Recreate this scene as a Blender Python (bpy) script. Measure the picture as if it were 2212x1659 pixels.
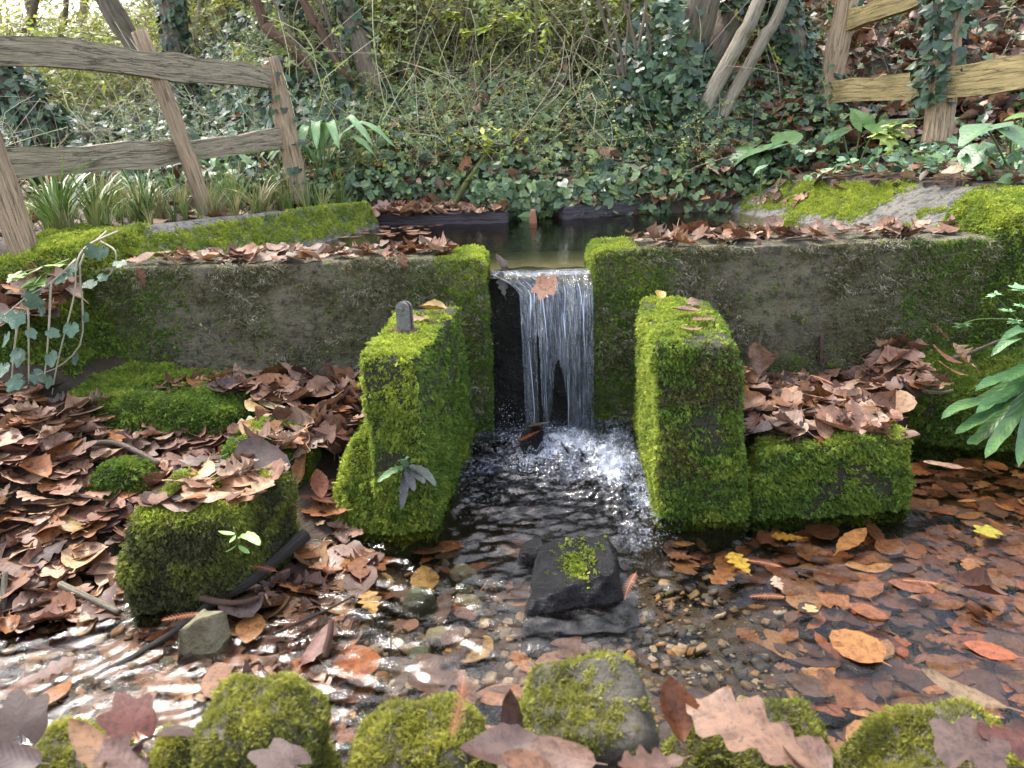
import bpy, math, random
import numpy as np
from mathutils import Vector, Matrix, Euler

# ------------------------------------------------------------------ camera, sky, sun, exposure
for o in list(bpy.data.objects):
    bpy.data.objects.remove(o, do_unlink=True)
SC = bpy.context.scene
COL = SC.collection
rng = np.random.default_rng(7)
random.seed(7)

W0, H0, FPX = 2212.0, 1659.0, 1663.0
PITCH, ROLL, CAMH = math.radians(19.0), math.radians(1.8), 0.93
cam_d = bpy.data.cameras.new('camera')
cam_d.sensor_width = 36.0
cam_d.lens = 36.0 * FPX / W0
cam_d.clip_start, cam_d.clip_end = 0.02, 400.0
cam_d.dof.use_dof = True
cam_d.dof.focus_distance = 2.0
cam_d.dof.aperture_fstop = 9.0
cam = bpy.data.objects.new('camera', cam_d)
COL.objects.link(cam)
cam.matrix_world = (Matrix.Translation((0, 0, CAMH)) @ Matrix.Rotation(math.pi/2 - PITCH, 4, 'X') @ Matrix.Rotation(-ROLL, 4, 'Z'))
SC.camera = cam

SUN_EL, SUN_AZ = math.radians(56), math.radians(-38)      # azimuth measured from +Y towards +X
world = bpy.data.worlds.new('World')
SC.world = world
world.use_nodes = True
wn = world.node_tree
wn.nodes.clear()
sky = wn.nodes.new('ShaderNodeTexSky')
sky.sky_type = 'NISHITA'
sky.sun_disc = False
sky.sun_elevation = SUN_EL
sky.sun_rotation = SUN_AZ
sky.air_density = 1.0
sky.dust_density = 3.0
sky.ozone_density = 1.0
bg = wn.nodes.new('ShaderNodeBackground')
bg.inputs['Strength'].default_value = 0.15
wo = wn.nodes.new('ShaderNodeOutputWorld')
hs = wn.nodes.new('ShaderNodeHueSaturation')      # thin high cloud: a paler sky
hs.inputs['Saturation'].default_value = 0.55
wn.links.new(sky.outputs[0], hs.inputs['Color'])
wn.links.new(hs.outputs[0], bg.inputs[0])
wn.links.new(bg.outputs[0], wo.inputs[0])
sun_d = bpy.data.lights.new('sun', 'SUN')
sun_d.energy = 1.1
sun_d.angle = math.radians(10)
sun_d.color = (1.0, 0.95, 0.86)
sun = bpy.data.objects.new('sun', sun_d)
COL.objects.link(sun)
sdir = Vector((math.sin(SUN_AZ)*math.cos(SUN_EL), math.cos(SUN_AZ)*math.cos(SUN_EL), math.sin(SUN_EL)))
sun.rotation_euler = sdir.to_track_quat('Z', 'Y').to_euler()
sun.location = (0, 0, 8)
SC.view_settings.view_transform = 'Standard'
SC.view_settings.look = 'None'
SC.view_settings.exposure = 2.65
SC.view_settings.gamma = 1.0
SC.view_settings.use_curve_mapping = False

# ------------------------------------------------------------------ where a spot of the place lies
def ray(px, py):
    a = (px - W0/2)/FPX; b = (H0/2 - py)/FPX
    u = a*math.cos(ROLL) + b*math.sin(ROLL); v = -a*math.sin(ROLL) + b*math.cos(ROLL)
    return np.array([u, math.cos(PITCH) + v*math.sin(PITCH), -math.sin(PITCH) + v*math.cos(PITCH)])
def PZ(px, py, z):
    d = ray(px, py); return np.array([0, 0, CAMH]) + d*(z - CAMH)/d[2]
def PY(px, py, y):
    d = ray(px, py); return np.array([0, 0, CAMH]) + d*y/d[1]

# ------------------------------------------------------------------ noise
def _h(ix, iy, iz, seed):
    n = (ix.astype(np.int64)*374761393 + iy.astype(np.int64)*668265263 + iz.astype(np.int64)*2147483647 + seed*1274126177) & 0x7fffffff
    n = ((n ^ (n >> 13))*1274126177) & 0x7fffffff
    n = (n ^ (n >> 16)) & 0xffff
    return n/65535.0
def vnoise(p, s=1.0, seed=0):
    p = np.asarray(p, float)*s + 1000.0
    i = np.floor(p).astype(np.int64); f = p - i; f = f*f*(3-2*f)
    x, y, z = i[..., 0], i[..., 1], i[..., 2]; fx, fy, fz = f[..., 0], f[..., 1], f[..., 2]
    def L(a, b, t): return a + (b-a)*t
    c = [[[_h(x+a, y+b, z+d, seed) for d in (0, 1)] for b in (0, 1)] for a in (0, 1)]
    return L(L(L(c[0][0][0], c[1][0][0], fx), L(c[0][1][0], c[1][1][0], fx), fy),
             L(L(c[0][0][1], c[1][0][1], fx), L(c[0][1][1], c[1][1][1], fx), fy), fz)
def fbm(p, s=1.0, seed=0, o=3):
    r = 0; a = .5; t = 0
    for k in range(o):
        r = r + a*vnoise(p, s*2**k, seed+k*17); t += a; a *= .5
    return r/t
def ss(a, b, x):
    t = np.clip((np.asarray(x, float)-a)/(b-a), 0, 1); return t*t*(3-2*t)
def V3(x, y, z=0.0):
    x, y, z = np.broadcast_arrays(np.asarray(x, float), y, z); return np.stack([x, y, z], -1)

# ------------------------------------------------------------------ materials
def mat(name):
    m = bpy.data.materials.new(name); m.use_nodes = True
    nt = m.node_tree; nt.nodes.clear()
    out = nt.nodes.new('ShaderNodeOutputMaterial')
    return m, nt, out
def N(nt, typ, **kw):
    n = nt.nodes.new(typ)
    for k, v in kw.items():
        if k.startswith('i_'):
            key = k[2:]; key = int(key) if key.isdigit() else key.replace('_', ' ')
            n.inputs[key].default_value = v
        else: setattr(n, k, v)
    return n
def ramp(nt, fac, stops, interp='LINEAR'):
    r = nt.nodes.new('ShaderNodeValToRGB'); cr = r.color_ramp; cr.interpolation = interp
    while len(cr.elements) < len(stops): cr.elements.new(.5)
    for e, (p, c) in zip(cr.elements, stops):
        e.position = p; e.color = (c[0], c[1], c[2], 1) if hasattr(c, '__len__') else (c, c, c, 1)
    nt.links.new(fac, r.inputs[0]); return r.outputs[0]
def noise(nt, scale, detail=5, rough=.55, coord='Object', stretch=None):
    tc = nt.nodes.new('ShaderNodeTexCoord'); src = tc.outputs[coord]
    if stretch:
        mp = nt.nodes.new('ShaderNodeMapping'); mp.inputs['Scale'].default_value = stretch
        nt.links.new(src, mp.inputs[0]); src = mp.outputs[0]
    n = nt.nodes.new('ShaderNodeTexNoise'); n.inputs['Scale'].default_value = scale
    n.inputs['Detail'].default_value = detail; n.inputs['Roughness'].default_value = rough
    nt.links.new(src, n.inputs['Vector']); return n.outputs[0]
def mixc(nt, fac, a, b, mode='MIX'):
    m = nt.nodes.new('ShaderNodeMix'); m.data_type = 'RGBA'; m.blend_type = mode
    for s, v in ((m.inputs[0], fac), (m.inputs[6], a), (m.inputs[7], b)):
        if hasattr(v, 'links'): nt.links.new(v, s)
        elif hasattr(v, '__len__'): s.default_value = (v[0], v[1], v[2], 1)
        else: s.default_value = v
    return m.outputs[2]
def bump(nt, h, strength=.5, dist=.01):
    b = nt.nodes.new('ShaderNodeBump'); b.inputs['Strength'].default_value = strength; b.inputs['Distance'].default_value = dist
    nt.links.new(h, b.inputs['Height']); return b.outputs[0]
def pbsdf(nt, out, col, rough=.8, spec=.3, nrm=None, transl=0.0):
    p = nt.nodes.new('ShaderNodeBsdfPrincipled')
    for k, v in (('Base Color', col), ('Roughness', rough), ('Specular IOR Level', spec)):
        if hasattr(v, 'links'): nt.links.new(v, p.inputs[k])
        elif hasattr(v, '__len__'): p.inputs[k].default_value = (v[0], v[1], v[2], 1)
        else: p.inputs[k].default_value = v
    if nrm is not None: nt.links.new(nrm, p.inputs['Normal'])
    last = p.outputs[0]
    if transl > 0:
        t = nt.nodes.new('ShaderNodeBsdfTranslucent')
        if hasattr(col, 'links'): nt.links.new(col, t.inputs[0])
        else: t.inputs[0].default_value = (col[0], col[1], col[2], 1)
        mx = nt.nodes.new('ShaderNodeMixShader'); mx.inputs[0].default_value = transl
        nt.links.new(last, mx.inputs[1]); nt.links.new(t.outputs[0], mx.inputs[2]); last = mx.outputs[0]
    nt.links.new(last, out.inputs[0]); return p

def m_inst(name, rough, spec, transl, uvgrain=0.0, vary=.25):
    """colour carried by each scattered piece"""
    m, nt, out = mat(name)
    a = N(nt, 'ShaderNodeAttribute', attribute_type='INSTANCER', attribute_name='col')
    c = a.outputs['Color']
    n = noise(nt, 3.0, 3, .6, 'Generated')
    c = mixc(nt, 1.0, c, ramp(nt, n, [(.25, 1-vary), (.75, 1+vary)]), 'MULTIPLY')
    nrm = None
    if uvgrain: nrm = bump(nt, noise(nt, 14, 3, .6, 'UV'), uvgrain, .02)
    pbsdf(nt, out, c, rough, spec, nrm, transl); return m
M_moss = m_inst('moss', .75, .25, .42, vary=.4)
M_tinyleaf = m_inst('small leaf', .45, .4, .45)
M_ivy = m_inst('ivy leaf', .38, .38, .12)
M_pebble = m_inst('pebble', .6, .25, 0, vary=.45)
M_drop = None

def leaf_veins(nt):
    """darker midrib and side veins from the leaf's own coordinates: x across, y along"""
    uv = N(nt, 'ShaderNodeUVMap'); sep = N(nt, 'ShaderNodeSeparateXYZ'); nt.links.new(uv.outputs[0], sep.inputs[0])
    ab = N(nt, 'ShaderNodeMath', operation='ABSOLUTE'); nt.links.new(sep.outputs[0], ab.inputs[0])
    m1 = N(nt, 'ShaderNodeMath', operation='MULTIPLY_ADD'); m1.inputs[1].default_value = -.9
    nt.links.new(ab.outputs[0], m1.inputs[0]); nt.links.new(sep.outputs[1], m1.inputs[2])
    m2 = N(nt, 'ShaderNodeMath', operation='MULTIPLY'); m2.inputs[1].default_value = 9; nt.links.new(m1.outputs[0], m2.inputs[0])
    fr = N(nt, 'ShaderNodeMath', operation='PINGPONG'); fr.inputs[1].default_value = .5; nt.links.new(m2.outputs[0], fr.inputs[0])
    side = ramp(nt, fr.outputs[0], [(0, 1.0), (.14, 0.0)])
    mid = ramp(nt, ab.outputs[0], [(0, 1.0), (.03, 0.0)])
    mx = N(nt, 'ShaderNodeMath', operation='MAXIMUM'); nt.links.new(side, mx.inputs[0]); nt.links.new(mid, mx.inputs[1])
    return mx.outputs[0], fr.outputs[0]
def m_dead(name, inst, rough=.52):
    m, nt, out = mat(name)
    if inst: c = N(nt, 'ShaderNodeAttribute', attribute_type='INSTANCER', attribute_name='col').outputs['Color']
    else: c = N(nt, 'ShaderNodeObjectInfo').outputs['Color']
    n = noise(nt, 5.0, 6, .65, 'UV')
    c2 = mixc(nt, 1.0, c, ramp(nt, n, [(.28, (.45, .40, .40)), (.5, (1, 1, 1)), (.75, (1.35, 1.3, 1.2))]), 'MULTIPLY')
    rnd = N(nt, 'ShaderNodeObjectInfo').outputs['Random']
    mp = N(nt, 'ShaderNodeCombineXYZ'); sc_ = N(nt, 'ShaderNodeMath', operation='MULTIPLY'); sc_.inputs[1].default_value = 37.0; nt.links.new(rnd, sc_.inputs[0]); nt.links.new(sc_.outputs[0], mp.inputs[2])
    uvn = N(nt, 'ShaderNodeUVMap'); va = N(nt, 'ShaderNodeVectorMath', operation='ADD'); nt.links.new(uvn.outputs[0], va.inputs[0]); nt.links.new(mp.outputs[0], va.inputs[1])
    bl = N(nt, 'ShaderNodeTexNoise'); bl.inputs['Scale'].default_value = 7.0; bl.inputs['Detail'].default_value = 5; bl.inputs['Roughness'].default_value = .6; nt.links.new(va.outputs[0], bl.inputs['Vector'])
    c2 = mixc(nt, ramp(nt, bl.outputs[0], [(.50, 0.0), (.62, .7)]), c2, mixc(nt, 1.0, c, (.34, .27, .25), 'MULTIPLY'))
    bs = N(nt, 'ShaderNodeTexNoise'); bs.inputs['Scale'].default_value = 30.0; bs.inputs['Detail'].default_value = 2; nt.links.new(va.outputs[0], bs.inputs['Vector'])
    c2 = mixc(nt, ramp(nt, bs.outputs[0], [(.64, 0.0), (.70, .8)]), c2, (.018, .012, .010))
    v, h = leaf_veins(nt)
    f = N(nt, 'ShaderNodeMath', operation='MULTIPLY'); f.inputs[1].default_value = .32; nt.links.new(v, f.inputs[0])
    c3 = mixc(nt, f.outputs[0], c2, mixc(nt, 1.0, c, (1.5, 1.4, 1.2), 'MULTIPLY'))
    hh = N(nt, 'ShaderNodeMath', operation='ADD'); nt.links.new(h, hh.inputs[0]); nt.links.new(n, hh.inputs[1])
    pbsdf(nt, out, c3, rough, .32, bump(nt, hh.outputs[0], .22, .0008), .15); return m
M_dead = m_dead('dry leaf', False); M_dead_i = m_dead('dry leaf litter', True)
M_wetdead = m_dead('wet leaf', False, .3)

def m_green(name, rough=.3, transl=.2):
    m, nt, out = mat(name)
    c = N(nt, 'ShaderNodeObjectInfo').outputs['Color']
    n = noise(nt, 4.0, 4, .6, 'UV')
    c = mixc(nt, 1.0, c, ramp(nt, n, [(.3, .7), (.7, 1.3)]), 'MULTIPLY')
    v, h = leaf_veins(nt)
    f = N(nt, 'ShaderNodeMath', operation='MULTIPLY'); f.inputs[1].default_value = .3; nt.links.new(v, f.inputs[0])
    c = mixc(nt, f.outputs[0], c, mixc(nt, 1.0, c, (1.9, 1.8, 1.9), 'MULTIPLY'))
    pbsdf(nt, out, c, rough, .5, bump(nt, h, .35, .004), transl); return m
M_green = m_green('green leaf', .42)

def m_wall(name, bare, dark, green, gfac, wet=.85):
    m, nt, out = mat(name)
    n1 = noise(nt, 5, 8, .65); n2 = noise(nt, 38, 6, .7); n3 = noise(nt, 2.3, 5, .6); n4 = noise(nt, 90, 4, .7)
    c = mixc(nt, ramp(nt, n1, [(.35, 0.0), (.65, 1.0)]), dark, bare)
    c = mixc(nt, ramp(nt, n3, [(.5-gfac*.5+.2, 0.0), (.5-gfac*.5+.45, .9)]), c, green)
    c = mixc(nt, ramp(nt, n2, [(.36, .85), (.52, 0.0)]), c, (.03, .028, .018))
    c = mixc(nt, ramp(nt, n4, [(.62, 0.0), (.72, .5)]), c, (.30, .29, .25))
    ad = N(nt, 'ShaderNodeMath', operation='ADD'); nt.links.new(n2, ad.inputs[0]); nt.links.new(n4, ad.inputs[1])
    pbsdf(nt, out, c, wet, .3, bump(nt, ad.outputs[0], 1.0, .02)); return m
M_wall = m_wall('mossy concrete', (.215, .18, .118), (.095, .082, .05), (.085, .095, .032), .5)
M_under = m_wall('earth under moss', (.075, .068, .038), (.034, .032, .018), (.05, .066, .016), .45)
M_conc = m_wall('pale concrete', (.23, .21, .18), (.14, .13, .115), (.11, .125, .04), -.3)
M_wetwall = m_wall('wet black wall', (.022, .02, .016), (.012, .012, .010), (.015, .02, .008), .3, .18)

def m_rock(name, a, b, rough, scale=9):
    m, nt, out = mat(name)
    n = noise(nt, scale, 10, .7); n2 = noise(nt, scale*5, 6, .7)
    c = mixc(nt, ramp(nt, n, [(.3, 0.0), (.7, 1.0)]), a, b)
    c = mixc(nt, ramp(nt, n2, [(.3, .5), (.5, 0.0)]), c, (a[0]*.4, a[1]*.4, a[2]*.4))
    ad = N(nt, 'ShaderNodeMath', operation='MULTIPLY_ADD'); ad.inputs[1].default_value = .35
    nt.links.new(n2, ad.inputs[0]); nt.links.new(n, ad.inputs[2])
    pbsdf(nt, out, c, rough, .28, bump(nt, ad.outputs[0], 1.0, .03)); return m
M_wetrock = m_rock('wet dark rock', (.006, .006, .007), (.026, .023, .022), .27, 16)
M_greyrock = m_rock('grey rock', (.14, .12, .065), (.36, .32, .20), .5, 14)
M_stone = m_rock('bare damp stone', (.055, .048, .038), (.14, .12, .09), .6, 14)
M_olive = m_rock('olive stone', (.045, .055, .03), (.09, .10, .06), .35, 6)
M_iron = m_rock('weathered iron', (.14, .14, .13), (.28, .28, .25), .5, 40)
M_rust = m_rock('rusty iron', (.07, .04, .03), (.14, .085, .06), .8, 30)

def m_wood(name, light, mid, dark, green=0.0):
    m, nt, out = mat(name)
    g = noise(nt, 6, 8, .65, 'UV', (9, 1.1, 1)); g2 = noise(nt, 22, 5, .7, 'UV', (7, .6, 1)); b = noise(nt, 2.2, 4, .6, 'UV')
    c = mixc(nt, ramp(nt, g, [(.3, 0.0), (.62, 1.0)]), mid, light)
    c = mixc(nt, ramp(nt, g2, [(.34, .9), (.47, 0.0)]), c, dark)
    c = mixc(nt, ramp(nt, b, [(.45, 0.0), (.75, .6)]), c, mid)
    g3 = noise(nt, 5, 6, .6, 'UV', (3.2, .45, 1)); ck = ramp(nt, g3, [(.46, 0.0), (.475, .65), (.49, 0.0)])
    c = mixc(nt, ck, c, dark)
    if green: c = mixc(nt, ramp(nt, noise(nt, 4.5, 4, .6, 'UV'), [(.52, 0.0), (.7, green)]), c, (.09, .11, .03))
    ad = N(nt, 'ShaderNodeMath', operation='ADD'); nt.links.new(g, ad.inputs[0]); nt.links.new(g2, ad.inputs[1])
    a2 = N(nt, 'ShaderNodeMath', operation='SUBTRACT'); nt.links.new(ad.outputs[0], a2.inputs[0]); nt.links.new(ck, a2.inputs[1])
    pbsdf(nt, out, c, .8, .25, bump(nt, a2.outputs[0], .9, .009)); return m
M_rail = m_wood('weathered rail', (.43, .36, .25), (.23, .19, .125), (.05, .04, .03), .12)
M_railtan = m_wood('tan rail', (.50, .37, .16), (.26, .20, .09), (.08, .06, .03), .5)
M_post = m_wood('peeled post', (.52, .37, .22), (.27, .20, .14), (.06, .045, .035))
M_bark = m_wood('brown bark', (.24, .19, .14), (.12, .09, .068), (.022, .018, .015), .6)
M_hazel = m_wood('lichened bark', (.46, .40, .30), (.24, .19, .13), (.05, .04, .03), .6)
M_deadwood = m_wood('dead wood', (.24, .14, .09), (.11, .065, .045), (.03, .02, .016))
M_wetlog = m_wood('wet log', (.09, .075, .065), (.045, .038, .034), (.008, .008, .008))
M_kerb = m_wood('dark kerb', (.10, .085, .095), (.055, .045, .055), (.02, .017, .02))
M_twig = m_wood('twig', (.34, .26, .19), (.17, .12, .09), (.05, .04, .03))

def m_ground():
    m, nt, out = mat('leafy soil')
    n = noise(nt, 9, 8, .7); n2 = noise(nt, 40, 6, .7)
    c = mixc(nt, ramp(nt, n, [(.35, 0.0), (.65, 1.0)]), (.022, .016, .011), (.075, .045, .03))
    c = mixc(nt, ramp(nt, n2, [(.45, 0.0), (.7, .7)]), c, (.03, .036, .014))
    pbsdf(nt, out, c, .8, .3, bump(nt, n2, .8, .02)); return m
M_ground = m_ground()

def m_water(name, tint, rip, depth_bump, foamy):
    m, nt, out = mat(name)
    tr = N(nt, 'ShaderNodeBsdfTransparent'); tr.inputs[0].default_value = (*tint, 1)
    gl = N(nt, 'ShaderNodeBsdfGlossy'); gl.inputs['Roughness'].default_value = .015
    fr = N(nt, 'ShaderNodeFresnel'); fr.inputs['IOR'].default_value = 1.33
    h = noise(nt, rip, 4, .6, 'Object', (1.0, 1.9, 1.0))
    b = bump(nt, h, 1.0, depth_bump)
    nt.links.new(b, gl.inputs['Normal']); nt.links.new(b, fr.inputs['Normal'])
    mx = N(nt, 'ShaderNodeMixShader')
    nt.links.new(fr.outputs[0], mx.inputs[0]); nt.links.new(tr.outputs[0], mx.inputs[1]); nt.links.new(gl.outputs[0], mx.inputs[2])
    last = mx.outputs[0]
    if foamy:
        a = N(nt, 'ShaderNodeAttribute', attribute_name='foam')
        n = noise(nt, 150, 6, .8, 'Object', (1.0, .6, 1.0))
        n = ramp(nt, n, [(.36, 0.0), (.64, .6)]); s = N(nt, 'ShaderNodeMath', operation='ADD'); nt.links.new(n, s.inputs[0]); nt.links.new(a.outputs['Fac'], s.inputs[1])
        f = ramp(nt, s.outputs[0], [(.58, 0.0), (1.0, .58)])
        d = N(nt, 'ShaderNodeBsdfPrincipled'); d.inputs['Base Color'].default_value = (.44, .48, .57, 1); d.inputs['Roughness'].default_value = .25
        nt.links.new(b, d.inputs['Normal'])
        m2 = N(nt, 'ShaderNodeMixShader'); nt.links.new(f, m2.inputs[0]); nt.links.new(last, m2.inputs[1]); nt.links.new(d.outputs[0], m2.inputs[2])
        last = m2.outputs[0]
    nt.links.new(last, out.inputs[0]); return m
M_stream = m_water('stream water', (.86, .83, .78), 80, .0011, True)
M_pond = m_water('pond water', (.78, .76, .66), 14, .002, False)

def m_fall():
    m, nt, out = mat('falling water')
    tr = N(nt, 'ShaderNodeBsdfTransparent'); tr.inputs[0].default_value = (.82, .86, .95, 1)
    gl = N(nt, 'ShaderNodeBsdfGlossy'); gl.inputs['Roughness'].default_value = .12
    h = noise(nt, 5, 6, .75, 'UV', (4.5, .55, 1)); h2 = noise(nt, 20, 5, .75, 'UV', (4.6, .33, 1))
    ad = N(nt, 'ShaderNodeMath', operation='ADD'); nt.links.new(h, ad.inputs[0]); nt.links.new(h2, ad.inputs[1])
    b = bump(nt, ad.outputs[0], 1.0, .02)
    nt.links.new(b, gl.inputs['Normal'])
    lw = N(nt, 'ShaderNodeFresnel'); lw.inputs['IOR'].default_value = 1.45; nt.links.new(b, lw.inputs['Normal'])
    g = ramp(nt, lw.outputs[0], [(.0, .03), (.08, .10), (.6, .6)])
    mx = N(nt, 'ShaderNodeMixShader'); nt.links.new(g, mx.inputs[0]); nt.links.new(tr.outputs[0], mx.inputs[1]); nt.links.new(gl.outputs[0], mx.inputs[2])
    d = N(nt, 'ShaderNodeBsdfPrincipled'); d.inputs['Base Color'].default_value = (.58, .64, .80, 1); d.inputs['Roughness'].default_value = .2
    nt.links.new(b, d.inputs['Normal'])
    f = ramp(nt, ad.outputs[0], [(.50, 0.0), (.62, .10), (.74, .85)])   # threads of trapped air
    big = ramp(nt, noise(nt, 4.0, 3, .6, 'UV', (1.7, .55, 1)), [(.36, .06), (.58, 1.0)])      # clear glassy stretches between broken ones
    f2 = N(nt, 'ShaderNodeMath', operation='MULTIPLY'); nt.links.new(big, f2.inputs[1])
    hv = N(nt, 'ShaderNodeMath', operation='MULTIPLY'); hv.inputs[1].default_value = .5; nt.links.new(ad.outputs[0], hv.inputs[0])
    ad2 = ramp(nt, hv.outputs[0], [(.47, .03), (.53, .16), (.58, .65), (.64, 1.0)])
    nt.links.new(ad2, f2.inputs[0])
    m2 = N(nt, 'ShaderNodeMixShader'); nt.links.new(f2.outputs[0], m2.inputs[0]); nt.links.new(mx.outputs[0], m2.inputs[1]); nt.links.new(d.outputs[0], m2.inputs[2])
    nt.links.new(m2.outputs[0], out.inputs[0]); return m
M_fall = m_fall()
def m_simple(name, c, rough, spec=.5, transl=0):
    m, nt, out = mat(name); pbsdf(nt, out, c, rough, spec, None, transl); return m
M_drop = m_simple('water drop', (.5, .54, .62), .1)
M_stem = m_simple('green stem', (.09, .13, .03), .5)
M_vine = m_simple('ivy stem', (.26, .22, .15), .7)
M_needle = m_simple('reddish needles', (.36, .13, .06), .6)

# ------------------------------------------------------------------ objects
ORI = {}
def tag(o, label=None, cat=None, group=None, kind=None):
    for k, v in (('label', label), ('category', cat), ('group', group), ('kind', kind)):
        if v: o[k] = v
    return o
def root(name, loc, label, cat, group=None):
    o = bpy.data.objects.new(name, None); COL.objects.link(o); o.empty_display_size = .05
    o.location = [float(v) for v in loc]; ORI[o.name] = np.array(loc, float)
    return tag(o, label, cat, group)
def make_mesh(name, v, f, mats, uv=None, smooth=True, mi=None):
    me = bpy.data.meshes.new(name)
    me.from_pydata(np.asarray(v, float).tolist(), [], f if isinstance(f, list) else np.asarray(f).tolist())
    for m in (mats if isinstance(mats, (list, tuple)) else [mats]): me.materials.append(m)
    if smooth: me.polygons.foreach_set('use_smooth', [True]*len(me.polygons))
    if mi is not None: me.polygons.foreach_set('material_index', np.asarray(mi, dtype=np.int32))
    if uv is not None:
        l = me.uv_layers.new(name='UVMap'); idx = np.zeros(len(me.loops), dtype=np.int32)
        me.loops.foreach_get('vertex_index', idx)
        l.data.foreach_set('uv', np.asarray(uv, float)[idx].ravel())
    me.update(); return me
def obj(name, v, f, mats, parent=None, origin=None, uv=None, smooth=True, mi=None):
    v = np.asarray(v, float)
    if parent is not None: o0 = ORI[parent.name]
    elif origin is not None: o0 = np.array(origin, float)
    else: o0 = np.array([v[:, 0].mean(), v[:, 1].mean(), v[:, 2].min()])
    o = bpy.data.objects.new(name, make_mesh(name, v-o0, f, mats, uv, smooth, mi)); COL.objects.link(o)
    if parent is not None:
        o.parent = parent; ORI[o.name] = o0
    else:
        o.location = o0.tolist(); ORI[o.name] = o0
    return o

# shapes ------------------------------------------------------------
def hexblock(bot, top, n=14, rnd=.18, amp=.01, freq=14, seed=0, amp2=0, freq2=4):
    """a rounded, worn block on four bottom and four top corners (order: front-left, front-right, back-right, back-left)"""
    bot = np.array(bot, float); top = np.array(top, float)
    g = np.linspace(-1, 1, n+1); key = {}; V = []; F = []
    def vid(p):
        k = tuple(np.round(p*1000).astype(int))
        if k not in key: key[k] = len(V); V.append(p)
        return key[k]
    for ax in range(3):
        for s in (-1, 1):
            for i in range(n):
                for j in range(n):
                    q = []
                    for a, b in ((i, j), (i+1, j), (i+1, j+1), (i, j+1)):
                        p = np.zeros(3); p[ax] = s; p[(ax+1) % 3] = g[a]; p[(ax+2) % 3] = g[b]; q.append(vid(p))
                    F.append(q if s > 0 else q[::-1])
    P = np.array(V); inner = np.clip(P, -1+rnd, 1-rnd); d = P-inner; L = np.linalg.norm(d, axis=1, keepdims=True)
    P = np.where(L > 1e-6, inner + d/np.maximum(L, 1e-6)*rnd, P)
    u, v, w = [(P[:, k:k+1]+1)/2 for k in range(3)]
    def bil(c): return c[0]*(1-u)*(1-v) + c[1]*u*(1-v) + c[2]*u*v + c[3]*(1-u)*v
    X = bil(bot)*(1-w) + bil(top)*w
    F = np.array(F)
    nr = vnormals(X, F)
    X = X + nr*((fbm(X, freq, seed)-.5)*2*amp + (fbm(X, freq2, seed+5)-.5)*2*amp2)[:, None]
    return X, F
def vnormals(X, F):
    t = F[:, [0, 1, 2]]; fn = np.cross(X[t[:, 1]]-X[t[:, 0]], X[t[:, 2]]-X[t[:, 0]])
    n = np.zeros_like(X)
    for k in range(F.shape[1]): np.add.at(n, F[:, k], fn)
    return n/np.maximum(np.linalg.norm(n, axis=1, keepdims=True), 1e-9)
def boxc(x0, x1, y0, y1, z0, z1):
    return ([(x0, y0, z0), (x1, y0, z0), (x1, y1, z0), (x0, y1, z0)], [(x0, y0, z1), (x1, y0, z1), (x1, y1, z1), (x0, y1, z1)])
def tube(pts, rad, sides=8, uvscale=6.0, rough=0.0, seed=0, flat=1.0, cap=True):
    pts = np.array(pts, float); n = len(pts); rad = np.broadcast_to(np.asarray(rad, float), (n,))
    T = np.gradient(pts, axis=0); T /= np.linalg.norm(T, axis=1, keepdims=True)
    ref = np.array([0, 0, 1.0]) if abs(T[0, 2]) < .8 else np.array([0, 1.0, 0])
    V = []; UV = []; d = 0
    for i in range(n):
        if i: d += np.linalg.norm(pts[i]-pts[i-1])
        a = np.cross(T[i], ref); a /= np.linalg.norm(a); b = np.cross(T[i], a)
        for k in range(sides):
            th = 2*math.pi*k/sides
            V.append(pts[i] + rad[i]*(math.cos(th)*a + math.sin(th)*b*flat)); UV.append((k/sides*rad.mean()*uvscale*1.5 if False else k/sides, d))
    V = np.array(V)
    if rough:
        c = np.repeat(pts, sides, axis=0); dd = V-c
        V = c + dd*(1+(fbm(V, 9, seed)-.5)*2*rough)[:, None]
    F = [[i*sides+k, i*sides+(k+1) % sides, (i+1)*sides+(k+1) % sides, (i+1)*sides+k] for i in range(n-1) for k in range(sides)]
    if cap: F += [list(range(sides))[::-1], [(n-1)*sides+k for k in range(sides)]]
    return V, F, np.array(UV)
def smooth_path(pts, n=16):
    pts = np.array(pts, float); m = len(pts)
    if m < 3: return np.array([pts[0]+(pts[-1]-pts[0])*t for t in np.linspace(0, 1, n)])
    P = np.vstack([2*pts[0]-pts[1], pts, 2*pts[-1]-pts[-2]]); out = []
    for t in np.linspace(0, m-1-1e-6, n):
        i = int(t); f = t-i; a, b, c, d = P[i:i+4]
        out.append(.5*((2*b)+(c-a)*f+(2*a-5*b+4*c-d)*f*f+(-a+3*b-3*c+d)*f**3))
    return np.array(out)

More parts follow.
